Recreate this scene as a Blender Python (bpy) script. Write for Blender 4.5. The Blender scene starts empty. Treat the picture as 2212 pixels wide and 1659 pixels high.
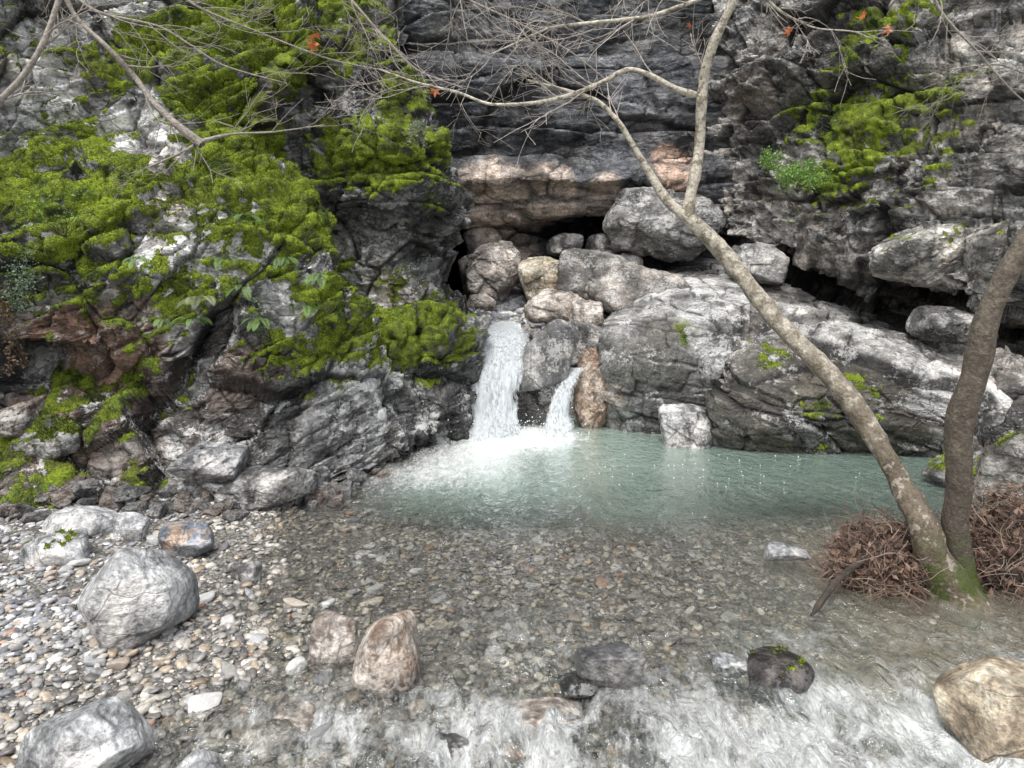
import bpy, bmesh, math, random
import numpy as np
from mathutils import Vector
FPX=1475.0; EYE=1.6; HOR=600.0; CX=1106.0
def at(u,v,d):
    """image pixel (u,v) back-projected through the camera at chosen depth d (metres, along the creek) -> world metres"""
    return np.array([(u-CX)/FPX*d, d, EYE-(v-HOR)/FPX*d])
rng=np.random.default_rng(7); random.seed(7)
COL=bpy.context.scene.collection
# ---------------------------------------------------------------- noise
def hsh(ix,iy,iz,seed):
    h=(ix.astype(np.int64)*374761393+iy.astype(np.int64)*668265263+iz.astype(np.int64)*2147483647+seed*1274126177)&0xFFFFFFFF
    h=((h^(h>>13))*1274126177)&0xFFFFFFFF
    h=((h^(h>>16))*2246822519)&0xFFFFFFFF
    h=h^(h>>15)
    return (h&0xFFFFFF).astype(np.float32)/16777215.0
def vnoise(P,seed=0):
    i=np.floor(P).astype(np.int64); f=(P-i).astype(np.float32); f=f*f*f*(f*(f*6-15)+10)
    r=0
    for a in (0,1):
        wa=f[:,0] if a else 1-f[:,0]
        for b in (0,1):
            wb=f[:,1] if b else 1-f[:,1]
            for c in (0,1):
                wc=f[:,2] if c else 1-f[:,2]
                r=r+wa*wb*wc*hsh(i[:,0]+a,i[:,1]+b,i[:,2]+c,seed)
    return r
def fbm(P,oct=4,seed=0,gain=0.5):
    r=0;a=1;t=0
    for o in range(oct):
        r=r+a*vnoise(P*(2.03**o)+o*17.3,seed+o); t+=a; a*=gain
    return r/t
def worley(P,seed=0,box=0.6):
    n=len(P); i=np.floor(P).astype(np.int64); f=(P-i).astype(np.float32)
    F1=np.full(n,9.,np.float32);F2=np.full(n,9.,np.float32)
    idc=np.zeros(n,np.float32); rel=np.zeros((n,3),np.float32)
    for a in (-1,0,1):
        for b in (-1,0,1):
            for c in (-1,0,1):
                jx=i[:,0]+a;jy=i[:,1]+b;jz=i[:,2]+c
                q=np.stack([a+hsh(jx,jy,jz,seed),b+hsh(jx,jy,jz,seed+1),c+hsh(jx,jy,jz,seed+2)],1)-f
                d=np.sqrt((q*q).sum(1))*(1-box)+box*np.abs(q).max(1)*1.25
                m=d<F1
                F2=np.where(m,F1,np.minimum(F2,d))
                idc=np.where(m,hsh(jx,jy,jz,seed+3),idc)
                rel=np.where(m[:,None],-q,rel)
                F1=np.where(m,d,F1)
    return F1,F2,idc,rel
def sstep(a,b,x):
    t=np.clip((x-a)/(b-a),0,1); return t*t*(3-2*t)
def rockdisp(P,seed,scales=((0.9,0.22,0.5),(0.38,0.09,0.5),(0.15,0.03,0.5)),zs=1.5,warp=0.035,ledge=(),fb=0.04,dip=0.0,crk=1.0):
    wv=np.stack([fbm(P*1.1,3,seed+50),fbm(P*1.1+9,3,seed+60),fbm(P*1.1+21,3,seed+70)],1)-0.5
    Pw=P+wv*warp*2
    cd,sd=math.cos(dip),math.sin(dip)
    Pw=np.stack([Pw[:,0]*cd-Pw[:,2]*sd,Pw[:,1],Pw[:,0]*sd+Pw[:,2]*cd],1)
    disp=np.zeros(len(P),np.float32); crack=np.zeros(len(P),np.float32)
    for k,(s,a,t) in enumerate(scales):
        Q=Pw/s*np.array([1,1,zs])
        F1,F2,idc,rel=worley(Q,seed+k*11)
        e=F2-F1
        r1=(idc*7.13)%1; r2=(idc*13.7)%1; r3=(idc*29.3)%1
        tilt=(rel[:,0]*(r1-.5)+rel[:,1]*(r2-.5)*.6+rel[:,2]*(r3-.3)*1.3)*3.2
        disp+=a*((idc-0.5)*1.3+tilt*t)
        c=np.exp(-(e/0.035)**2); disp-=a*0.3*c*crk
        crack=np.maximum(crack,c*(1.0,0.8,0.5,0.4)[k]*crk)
    for li,(amp,per) in enumerate(ledge):
        zr=P[:,2]*cd+P[:,0]*sd
        zz=(zr+0.3*(fbm(P*0.6,3,seed+90+li)-.5)*1.2+.09*(fbm(P*2.4,3,seed+95)-.5))/per
        zz=zz+0.35*np.sin(zz*2.1)
        L=np.floor(zz); f=zz-L
        Z=L.astype(np.int64)
        ro=hsh(Z,Z*0,Z*0,seed+5); ro2=hsh(Z+1,Z*0,Z*0,seed+5)
        w=sstep(0.90,1.0,f)
        mod=np.clip(3.2*fbm(P*(0.9+li)+4,3,seed+33+li)-.9,0,1.4)
        disp+=amp*mod*((ro*(1-w)+ro2*w)-0.5)+amp*.4*mod*(f-.5)*(1-w)
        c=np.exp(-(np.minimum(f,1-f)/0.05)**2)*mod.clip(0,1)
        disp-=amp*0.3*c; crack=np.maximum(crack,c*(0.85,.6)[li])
    disp+=fb*(fbm(P*3.2,6,seed+40,0.68)-.5)*2
    return disp,crack
# ---------------------------------------------------------------- mesh helpers
def mesh_np(name,V,F,attrs=None,smooth=True):
    me=bpy.data.meshes.new(name)
    V=np.ascontiguousarray(V,np.float32);F=np.ascontiguousarray(F,np.int32)
    k=F.shape[1]
    me.vertices.add(len(V)); me.vertices.foreach_set('co',V.ravel())
    me.loops.add(F.size); me.loops.foreach_set('vertex_index',F.ravel())
    me.polygons.add(len(F)); me.polygons.foreach_set('loop_start',np.arange(0,F.size,k,dtype=np.int32))
    me.polygons.foreach_set('use_smooth',np.full(len(F),smooth))
    me.update(calc_edges=True)
    for an,av in (attrs or {}).items():
        av=np.asarray(av,np.float32)
        if av.ndim==1:
            a=me.attributes.new(an,'FLOAT','POINT'); a.data.foreach_set('value',av)
        else:
            a=me.attributes.new(an,'FLOAT_COLOR','POINT')
            a.data.foreach_set('color',np.concatenate([av,np.ones((len(av),1),np.float32)],1).ravel())
    return me
def obj(name,me,mat=None,label=None,cat=None,kind=None,group=None,parent=None,loc=None):
    o=bpy.data.objects.new(name,me); COL.objects.link(o)
    if mat and me: me.materials.append(mat)
    if label:o["label"]=label
    if cat:o["category"]=cat
    if kind:o["kind"]=kind
    if group:o["group"]=group
    if parent:o.parent=parent
    if loc is not None:o.location=loc
    return o
def gridF(n,m):
    a=np.arange(n*m).reshape(n,m)
    return np.stack([a[:-1,:-1],a[:-1,1:],a[1:,1:],a[1:,:-1]],-1).reshape(-1,4)
def catmull(P,n):
    P=np.asarray(P,float); m=len(P)
    L=np.sqrt(((P[1:]-P[:-1])**2).sum(-1))
    while L.ndim>1:L=L.mean(-1)
    L=np.maximum(L,L.sum()*0.01); c=np.concatenate([[0],np.cumsum(L)]); c/=c[-1]
    t=np.interp(np.linspace(0,1,n),c,np.arange(m))
    i=np.minimum(t.astype(int),m-2); f=(t-i).reshape((-1,)+(1,)*(P.ndim-1))
    p0=P[np.maximum(i-1,0)];p1=P[i];p2=P[i+1];p3=P[np.minimum(i+2,m-1)]
    k=0.38; m1=(p2-p0)*k;m2=(p3-p1)*k
    return (2*f**3-3*f**2+1)*p1+(f**3-2*f**2+f)*m1+(-2*f**3+3*f**2)*p2+(f**3-f**2)*m2
def gnormals(G):
    du=np.gradient(G,axis=1);dv=np.gradient(G,axis=0)
    N=np.cross(du,dv); N/=np.linalg.norm(N,axis=-1,keepdims=True)+1e-9
    return N
MOSS=[]
def blobs(P,lst,yk=0.35):
    r=np.zeros(len(P),np.float32)
    for (u,v,d,rad,s) in lst:
        c=at(u,v,d); q=P-c
        dd=(q[:,0]**2+q[:,2]**2+(q[:,1]*yk)**2)/rad**2
        r=np.maximum(r,s*np.exp(-dd*0.7))
    return r
def colour(P,crack,seed,cols,patch=1.2):
    f=fbm(P*patch,6,seed+200,0.68); f=sstep(.36,.64,f)[:,None]
    dark,mid,light=[np.array(c) for c in cols]
    c=np.where(f<.5,dark+(mid-dark)*f*2,mid+(light-mid)*(f*2-1))
    c=c*(0.68+0.64*fbm(P*7,3,seed+210))[:,None]
    return c*(1-0.9*crack)[:,None]  # crevice shade painted into the base colour, darkest along cracks
def smooth2(a,n=2):
    for _ in range(n):
        a=(a+np.roll(a,1,0)+np.roll(a,-1,0))/3; a=(a+np.roll(a,1,1)+np.roll(a,-1,1))/3
    return a
def cliff(name,net,n,m,seed,cols,moss,label,cat="cliff",cblobs=(),disp=None,lich=0.5,kind="structure",wetz=0.25,mossbase=0.0,mossz=1.2,upw=.5,chip=1.0):
    G=catmull(np.asarray(net,float),n)
    G=np.swapaxes(catmull(np.swapaxes(G,0,1),m),0,1)
    N=gnormals(G)
    cam=np.array([0,0,2.0]); s=np.sign(np.median((N*(cam-G)).sum(-1)))
    N=N*s
    P=G.reshape(-1,3);Nn=N.reshape(-1,3)
    dp,cr=rockdisp(P,seed,**(disp or {}))
    P2=P+Nn*dp[:,None]
    G2=P2.reshape(G.shape); N2=gnormals(G2)*s
    N2s=smooth2(N2,3); N2s/=np.linalg.norm(N2s,axis=-1,keepdims=True)+1e-9
    up=N2s.reshape(-1,3)[:,2]
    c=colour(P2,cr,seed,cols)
    for (u,v,d,rad,st,cc) in cblobs:
        w=blobs(P2,[(u,v,d,rad,1)])*st
        w=sstep(.3,.62,w+0.6*(fbm(P2*3,5,seed+77,.6)-.5))*min(1,st)
        c=c*(1-w[:,None])+np.array(cc)*(0.5+1.0*fbm(P2*6,4,seed+5,.6))[:,None]*(1-.8*cr[:,None])*w[:,None]  # tinted patches carry the same painted crevice shade
    reg=np.maximum(blobs(P2,moss)*1.2,mossbase*sstep(mossz,mossz+.4,P2[:,2]))
    fine=fbm(P2*2.2,4,seed+300,0.6); fine2=fbm(P2*11,5,seed+330,0.65)
    mm=reg+upw*np.clip(up,-.6,1)+(fine-.5)*1.7+(fine2-.5)*1.3-0.09-.35*cr
    ms=sstep(0.36,0.62,mm)*sstep(.05,.25,reg)
    msm=smooth2(ms.reshape(n,m),1).ravel()
    puff=msm*(0.005+0.034*fbm(P2*10,3,seed+310))
    P2=P2+N2s.reshape(-1,3)*puff[:,None]
    wet=sstep(wetz+.3,wetz-0.15,P2[:,2]+0.5*(fbm(P2*2,3,seed)-.5))
    c=c*(1-0.33*wet[:,None])
    F=gridF(n,m)
    if s<0:F=F[:,::-1]
    me=mesh_np(name,P2,F,{"base_col":c,"moss":ms,"wet":wet,"jnt":np.full(len(P2),.8),"chip":np.full(len(P2),chip),"lichen":np.full(len(P2),lich)*(0.3+0.7*sstep(-.3,.4,up))})
    o=obj(name,me,MAT['rock'],label,cat,kind)
    idx=np.where(ms>.5)[0]
    MOSS.append((P2[idx],N2s.reshape(-1,3)[idx]))
    return o
_ico={}
def ico(sub):
    if sub not in _ico:
        bm=bmesh.new(); bmesh.ops.create_icosphere(bm,subdivisions=sub,radius=1)
        V=np.array([v.co[:] for v in bm.verts]);F=np.array([[v.index for v in f.verts] for f in bm.faces]); bm.free()
        V/=np.linalg.norm(V,axis=1,keepdims=True); _ico[sub]=(V,F)
    return _ico[sub]
def facet_shape(D,r,npl,p,lo=.72):
    Nk=r.normal(size=(npl,3)); Nk/=np.linalg.norm(Nk,axis=1,keepdims=True)
    Nk=np.concatenate([Nk,np.concatenate([np.eye(3),-np.eye(3)])+r.normal(size=(6,3))*.15])
    Nk/=np.linalg.norm(Nk,axis=1,keepdims=True)
    dk=np.concatenate([r.uniform(lo,1.0,npl),np.full(6,.95)])
    A=np.maximum(D@Nk.T,0)/dk
    return ((A**p).sum(1))**(-1.0/p)
def boulder(name,u0,v0,u1,v1,d,seed,cols,label,cat="boulder",depth=1.0,p=22,npl=12,sub=6,amp=0.1,moss=0,wet=None,group=None,lich=0.4,tilt=0,strat=1.4,sink=0,lo=.72,shear=0,jnt=.2,chip=.4):
    r=np.random.default_rng(seed); D,F=ico(sub)
    rad=facet_shape(D,r,npl,p,lo)
    rx=(u1-u0)/2/FPX*d; rz=(v1-v0)/2/FPX*d; ry=rx*depth
    c=at((u0+u1)/2,(v0+v1)/2,d)
    V=D*rad[:,None]; V=V/np.abs(V).max(0)
    ct,st=math.cos(tilt),math.sin(tilt)
    V=V*np.array([rx,ry,rz+sink/2]); c[2]-=sink/2
    V=np.stack([V[:,0]*ct+V[:,2]*st+shear*V[:,2],V[:,1],-V[:,0]*st+V[:,2]*ct],1)
    S=(rx*ry*rz)**(1/3)
    Pn=V/S*0.8+seed*3.1
    dp,cr=rockdisp(Pn,seed,scales=((1.1,.07,.5),(.4,.035,.6),(.15,.012,.5)),zs=strat,fb=.04,dip=seed*.7,crk=.6)
    N=D/np.array([rx,ry,rz]); N/=np.linalg.norm(N,axis=1,keepdims=True)
    V=V+N*(dp*S*amp*9)[:,None]
    W=V+c
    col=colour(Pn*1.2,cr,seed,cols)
    up=N[:,2]
    mm=moss+0.35*up+(fbm(Pn*4,4,seed+3,.6)-.5)*1.6-.15
    ms=sstep(.42,.6,mm)*(moss>0)
    we=sstep(.12,.0,W[:,2]-0.0) if wet is None else np.maximum(np.full(len(V),wet),sstep(.07,.02,W[:,2]))
    col=col*(1-.4*we[:,None])
    me=mesh_np(name,V,F,{"base_col":col,"moss":ms,"wet":we,"jnt":np.full(len(V),jnt),"chip":np.full(len(V),chip),"lichen":np.full(len(V),lich)})
    o=obj(name,me,MAT['rock'],label,cat,group=group,loc=c)
    idx=np.where(ms>.5)[0]
    if len(idx): MOSS.append((W[idx],N[idx]))
    return o
# ---------------------------------------------------------------- materials
MAT={}
class NT:
    def __init__(s,name):
        s.m=bpy.data.materials.new(name); s.m.use_nodes=True; s.t=s.m.node_tree; s.t.nodes.clear()
        s.out=s.t.nodes.new('ShaderNodeOutputMaterial')
    def n(s,typ,ins=None,**kw):
        nd=s.t.nodes.new(typ)
        for k,v in kw.items(): setattr(nd,k,v)
        for k,v in (ins or {}).items():
            if isinstance(v,bpy.types.NodeSocket): s.t.links.new(v,nd.inputs[k])
            else: nd.inputs[k].default_value=v
        return nd
    def noise(s,vec,scale,detail=4,rough=.6,dist=0):
        return s.n('ShaderNodeTexNoise',{'Vector':vec,'Scale':scale,'Detail':detail,'Roughness':rough,'Distortion':dist}).outputs['Fac']
    def math(s,op,a,b=0.0,c=None,clamp=False):
        ins={0:a,1:b}
        if c is not None: ins[2]=c
        return s.n('ShaderNodeMath',ins,operation=op,use_clamp=clamp).outputs[0]
    def mr(s,x,a,b,c,d,smooth=False):
        nd=s.n('ShaderNodeMapRange',{'Value':x,'From Min':a,'From Max':b,'To Min':c,'To Max':d})
        if smooth: nd.interpolation_type='SMOOTHSTEP'
        return nd.outputs[0]
    def mix(s,f,a,b,blend='MIX'):
        nd=s.n('ShaderNodeMix',data_type='RGBA',blend_type=blend)
        for k,v in ((0,f),(6,a),(7,b)):
            if isinstance(v,bpy.types.NodeSocket): s.t.links.new(v,nd.inputs[k])
            else: nd.inputs[k].default_value=(v if k==0 else (tuple(v)+(1,) if len(v)==3 else v))
        return nd.outputs[2]
    def mul(s,c,k): return s.mix(1,c,s.n('ShaderNodeCombineColor',{0:k,1:k,2:k}).outputs[0],'MULTIPLY')
    def attr(s,name,col=False):
        return s.n('ShaderNodeAttribute',attribute_name=name).outputs['Color' if col else 'Fac']
    def done(s,sh): s.t.links.new(sh,s.out.inputs[0]); return s.m
def rockmat():
    t=NT('rock'); co=t.n('ShaderNodeTexCoord').outputs['Object']
    base=t.attr('base_col',True); moss=t.attr('moss'); wet=t.attr('wet'); lich=t.attr('lichen'); chip=t.attr('chip')
    n1=t.noise(co,6,7,.70); n2=t.noise(co,42,5,.68); n3=t.noise(co,1.7,4,.6)
    c=t.mul(base,t.mr(n1,.35,.65,.42,1.6)); c=t.mul(c,t.mr(n2,.3,.7,.5,1.45))
    c=t.mix(t.mr(n3,.52,.72,0,.35),c,t.mix(1,c,(1.3,.97,.7),'MULTIPLY'))
    n5=t.noise(co,2.6,7,.76)
    lf=t.math('MULTIPLY',t.mr(t.math('ADD',n5,t.math('MULTIPLY',n2,.25)),.65,.70,0,1),lich)
    c=t.mix(lf,c,(.62,.62,.60))
    wn=t.n('ShaderNodeVectorMath',{0:t.n('ShaderNodeTexNoise',{'Vector':co,'Scale':3.0,'Detail':3.0}).outputs['Color'],'Scale':.2},operation='SCALE').outputs[0]
    wv=t.n('ShaderNodeVectorMath',{0:co,1:wn},operation='ADD').outputs[0]
    mp=t.n('ShaderNodeMapping',{'Vector':wv,'Rotation':(.2,.35,.1),'Scale':(1.0,1.0,2.2)}).outputs[0]
    vo=t.n('ShaderNodeTexVoronoi',{'Vector':mp,'Scale':3.6},feature='DISTANCE_TO_EDGE').outputs[0]
    ckm=t.math('MULTIPLY',t.math('MULTIPLY',t.mr(vo,.0,.022,1,0),t.mr(n5,.45,.6,0,.9)),t.attr('jnt'))
    def chips(sc):
        vv=t.n('ShaderNodeTexVoronoi',{'Vector':mp,'Scale':sc},feature='F1',distance='CHEBYCHEV')
        cs=t.n('ShaderNodeSeparateColor',{0:vv.outputs['Color']})
        return vv.outputs['Distance'],cs.outputs[0]
    d1,r1=chips(5.5); d2,r2=chips(14.0)
    ch=t.math('ADD',t.math('ADD',t.math('MULTIPLY',d1,1.2),t.math('MULTIPLY',r1,.55)),t.math('ADD',t.math('MULTIPLY',d2,.4),t.math('MULTIPLY',r2,.2)))
    ch=t.math('MULTIPLY',ch,chip)
    c=t.mul(c,t.math('ADD',1.0,t.math('MULTIPLY',t.math('SUBTRACT',r1,.5),t.math('MULTIPLY',chip,.55))))
    c=t.mix(ckm,c,(.02,.018,.017))
    m1=t.noise(co,7,5,.72); m2=t.noise(co,80,3,.7)
    mc=t.mix(t.mr(m1,.37,.61,0,1),(.027,.046,.005),(.24,.32,.016)); mc=t.mul(mc,t.mr(m2,.3,.7,.38,1.6))
    mc=t.mix(t.mr(n3,.54,.66,0,.4),mc,(.08,.065,.02))
    mf=t.mr(t.math('ADD',moss,t.math('ADD',t.math('MULTIPLY',t.math('SUBTRACT',n2,.5),2.0),t.math('MULTIPLY',t.math('SUBTRACT',n1,.5),1.3))),.37,.6,0,1)
    mf=t.math('MULTIPLY',mf,t.mr(moss,0,.12,0,1))
    c=t.mix(mf,c,mc)
    hgt=t.math('ADD',t.math('MULTIPLY',n1,.7),t.math('MULTIPLY',n2,.35))
    hgt=t.math('SUBTRACT',hgt,t.math('MULTIPLY',ckm,.35))
    hgt=t.math('ADD',hgt,t.math('MULTIPLY',ch,t.math('SUBTRACT',1.0,t.math('MULTIPLY',mf,.8))))
    hgt=t.math('ADD',hgt,t.math('MULTIPLY',t.math('MULTIPLY',m2,mf),.6))
    b=t.n('ShaderNodeBump',{'Height':hgt,'Strength':.85,'Distance':.05}).outputs[0]
    ro=t.math('SUBTRACT',t.math('ADD',.66,t.math('MULTIPLY',mf,.24)),t.math('MULTIPLY',wet,.46))
    bs=t.n('ShaderNodeBsdfPrincipled',{'Base Color':c,'Roughness':ro,'Normal':b})
    bs.inputs['Specular IOR Level'].default_value=.5
    return t.done(bs.outputs[0])
MAT['rock']=rockmat()
def gravelmat():
    t=NT('pebble'); co=t.n('ShaderNodeTexCoord').outputs['Object']
    base=t.attr('base_col',True); n1=t.noise(co,45,5,.65)
    c=t.mul(base,t.mr(n1,.3,.7,.55,1.45))
    b=t.n('ShaderNodeBump',{'Height':n1,'Strength':.4,'Distance':.01}).outputs[0]
    ro=t.math('SUBTRACT',.7,t.math('MULTIPLY',t.attr('wet'),.42))
    return t.done(t.n('ShaderNodeBsdfPrincipled',{'Base Color':c,'Roughness':ro,'Normal':b}).outputs[0])
MAT['pebble']=gravelmat()
def bedmat():
    t=NT('riverbed'); co=t.n('ShaderNodeTexCoord').outputs['Object']
    vo=t.n('ShaderNodeTexVoronoi',{'Vector':co,'Scale':48.0,'Randomness':1.0})
    v2=t.n('ShaderNodeTexVoronoi',{'Vector':co,'Scale':48.0},feature='DISTANCE_TO_EDGE')
    gray=t.n('ShaderNodeSeparateColor',{0:vo.outputs['Color']})
    c=t.mix(gray.outputs[0],(.07,.066,.06),(.32,.305,.275))
    c=t.mix(t.mr(v2.outputs[0],0,.12,.85,0),c,(.04,.037,.032))
    sand=t.attr('sand'); n=t.noise(co,30,5,.6)
    sc=t.mix(n,(.24,.195,.125),(.42,.355,.25)); c=t.mix(sand,c,sc)
    b=t.n('ShaderNodeBump',{'Height':t.math('ADD',v2.outputs[0],t.math('MULTIPLY',n,.2)),'Strength':.6,'Distance':.02}).outputs[0]
    return t.done(t.n('ShaderNodeBsdfPrincipled',{'Base Color':c,'Roughness':.7,'Normal':b}).outputs[0])
MAT['bed']=bedmat()
def watermat():
    t=NT('water'); co=t.n('ShaderNodeTexCoord').outputs['Object']
    foam=t.attr('foam'); murk=t.attr('murk'); chop=t.attr('chop'); cap=t.attr('cap')
    mp=t.n('ShaderNodeMapping',{'Vector':co,'Rotation':(0,0,.25),'Scale':(1.0,.6,1.0)}).outputs[0]
    mp2=t.n('ShaderNodeMapping',{'Vector':co,'Rotation':(0,0,.3),'Scale':(1.0,.38,1.0)}).outputs[0]
    n1=t.noise(mp,11,4,.6,.9); f1=t.noise(mp2,13,7,.78,1.0); f2=t.noise(mp2,60,4,.7,.5)
    hgt=t.math('MULTIPLY',n1,chop)
    b=t.n('ShaderNodeBump',{'Height':hgt,'Strength':1.0,'Distance':.09}).outputs[0]
    tr=t.n('ShaderNodeBsdfTransparent',{'Color':(.95,.958,.94,1)}).outputs[0]
    mcol=t.mix(t.attr('silt'),(.24,.33,.275),(.33,.305,.235)); mcol=t.mix(t.mr(foam,.05,.8,0,.85),mcol,(.58,.66,.62))
    mk=t.n('ShaderNodeBsdfDiffuse',{'Color':mcol,'Normal':b}).outputs[0]
    a=t.n('ShaderNodeMixShader',{0:murk,1:tr,2:mk}).outputs[0]
    gl=t.n('ShaderNodeBsdfGlossy',{'Color':(1,1,1,1),'Roughness':.05,'Normal':b}).outputs[0]
    fr=t.math('MULTIPLY',t.n('ShaderNodeFresnel',{'IOR':1.42,'Normal':b}).outputs[0],1.6,clamp=True)
    a=t.n('ShaderNodeMixShader',{0:fr,1:a,2:gl}).outputs[0]
    fm=t.n('ShaderNodeBsdfPrincipled',{'Base Color':(.80,.82,.80,1),'Roughness':.45,'Normal':b}).outputs[0]
    ff=t.math('ADD',foam,t.math('MULTIPLY',t.math('SUBTRACT',t.math('ADD',t.math('MULTIPLY',f1,.65),t.math('MULTIPLY',f2,.35)),.5),2.8))
    ff=t.math('MULTIPLY',t.math('MULTIPLY',t.mr(ff,.25,1.2,0,.97),t.mr(foam,0.02,.2,0,1)),cap)
    a=t.n('ShaderNodeMixShader',{0:ff,1:a,2:fm}).outputs[0]
    return t.done(a)
MAT['water']=watermat()
def fallmat():
    t=NT('falling_water'); co=t.n('ShaderNodeTexCoord').outputs['Object']
    mp=t.n('ShaderNodeMapping',{'Vector':co,'Scale':(1.0,1.0,.1)}).outputs[0]
    n1=t.noise(mp,46,5,.68,.4); mp2=t.n('ShaderNodeMapping',{'Vector':co,'Scale':(1.0,1.0,.35)}).outputs[0]
    n2=t.noise(mp2,16,5,.72)
    al=t.math('ADD',t.attr('dens'),t.math('MULTIPLY',t.math('SUBTRACT',t.math('ADD',t.math('MULTIPLY',n1,.55),t.math('MULTIPLY',n2,.45)),.5),5.0))
    al=t.mr(al,.1,1.1,0,.96)
    b=t.n('ShaderNodeBump',{'Height':n1,'Strength':.8,'Distance':.05}).outputs[0]
    c=t.mix(t.mr(n1,.35,.6,0,1),(.58,.64,.67),(.93,.95,.96))
    d=t.n('ShaderNodeBsdfPrincipled',{'Base Color':c,'Roughness':.4,'Normal':b}).outputs[0]
    tl=t.n('ShaderNodeBsdfTranslucent',{'Color':(.85,.9,.92,1)}).outputs[0]
    d=t.n('ShaderNodeMixShader',{0:.3,1:d,2:tl}).outputs[0]
    return t.done(t.n('ShaderNodeMixShader',{0:al,1:t.n('ShaderNodeBsdfTransparent').outputs[0],2:d}).outputs[0])
MAT['fall']=fallmat()
def barkmat(name,lo,hi,zlo,zhi,spot,mossy=1,sp=.6):
    t=NT(name); co=t.n('ShaderNodeTexCoord').outputs['Object']
    z=t.n('ShaderNodeSeparateXYZ',{0:co}).outputs[2]
    n1=t.noise(co,8,5,.6); n2=t.noise(co,60,4,.65); n3=t.noise(co,19,5,.6)
    f=t.mr(t.math('ADD',z,t.math('MULTIPLY',t.math('SUBTRACT',n1,.5),2.2)),zlo,zhi,0,1)
    c=t.mix(f,lo,hi); c=t.mix(t.mr(n3,.53,.57,0,sp),c,spot); c=t.mix(t.mr(n3,.44,.41,0,.4*sp),c,tuple(min(1,x*1.35) for x in hi))
    c=t.mul(c,t.mr(n2,.3,.7,.55,1.4))
    if mossy:
        mo=t.math('MULTIPLY',t.mr(z,.3,.05,0,1),t.mr(n1,.4,.52,0,1)); c=t.mix(mo,c,(.045,.062,.008))
    b=t.n('ShaderNodeBump',{'Height':t.math('ADD',n3,t.math('MULTIPLY',n2,.6)),'Strength':.8,'Distance':.018}).outputs[0]
    return t.done(t.n('ShaderNodeBsdfPrincipled',{'Base Color':c,'Roughness':.8,'Normal':b}).outputs[0])
MAT['bark']=barkmat('bark',(.10,.078,.055),(.50,.46,.37),.4,2.6,(.14,.115,.075),1,.75)
MAT['bark_dark']=barkmat('dark_bark',(.065,.052,.04),(.17,.142,.105),.0,2.6,(.08,.064,.048),1,.7)
MAT['twig']=barkmat('twig_bark',(.28,.25,.21),(.40,.36,.32),.0,2.0,(.2,.17,.14),0,.3)
MAT['dark_wood']=barkmat('wet_wood',(.04,.03,.022),(.10,.08,.06),.0,.6,(.03,.025,.02),0)
def attrmat(name,rough=.6,trans=.3):
    t=NT(name); c=t.attr('base_col',True)
    d=t.n('ShaderNodeBsdfPrincipled',{'Base Color':c,'Roughness':rough}).outputs[0]
    tl=t.n('ShaderNodeBsdfTranslucent',{'Color':c}).outputs[0]
    return t.done(t.n('ShaderNodeMixShader',{0:trans,1:d,2:tl}).outputs[0])
MAT['leaf']=attrmat('leaf'); MAT['mossb']=attrmat('moss_blades',.8,.2); MAT['debris']=attrmat('debris',.75,.05)
def plain(name,c,r):
    t=NT(name); co=t.n('ShaderNodeTexCoord').outputs['Object']; n=t.noise(co,20,2)
    return t.done(t.n('ShaderNodeBsdfPrincipled',{'Base Color':t.mix(n,tuple(x*.9 for x in c),c),'Roughness':r}).outputs[0])
MAT['drop']=plain('bubble',(.8,.83,.83),.3)
# ---------------------------------------------------------------- ground
def bedz(x,y):
    s=fbm(np.stack([x*1.1,y*1.1,x*0],1),4,5)-.5
    s2=fbm(np.stack([x*3,y*3,x*0],1),3,6)-.5
    sh=-1.5+0.22*np.sin(y*2.0+1)+.35*s
    t=x-sh
    z=np.where(t<0,-t*0.08,-np.minimum(t*0.06,0.085))+s*.06+s2*.035
    pool=sstep(4.0,6.6,y+0.7*s+.3*s2)*sstep(-1.6,-.4,x+(y-5)*-.5)
    z=z-0.55*pool
    z=z+0.22*sstep(3.0,4.8,x)
    up=1.0+.25*(fbm(np.stack([x*2.2,y*2.2,x*0],1),4,15)-.5)+.06*(y-7.6)
    k=sstep(7.9,8.15,y)
    return z*(1-k)+up*k
def axis(a,b,fine0,fine1,df,dc):
    return np.unique(np.concatenate([np.arange(a,fine0,dc),np.arange(fine0,fine1,df),np.arange(fine1,b+dc,dc)]))
xs=axis(-45,45,-5,5,.03,1.0); ys=axis(-45,60,1.2,10,.03,1.0)
X,Y=np.meshgrid(xs,ys); x=X.ravel();y=Y.ravel(); z=bedz(x,y)
sand=np.clip(np.exp(-(((x-1.9)/.8)**2+((y-2.8)/.45)**2))*1.3+np.exp(-(((x-2.6)/.7)**2+((y-4.2)/.6)**2)),0,1)*sstep(.4,.55,fbm(np.stack([x*3,y*3,x*0],1),5,9)+.06)
me=mesh_np('riverbed',np.stack([x,y,z],1),gridF(len(ys),len(xs)),{"sand":sand})
obj('riverbed',me,MAT['bed'],"gravel and sand creek bed under shallow water","riverbed","structure")
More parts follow.
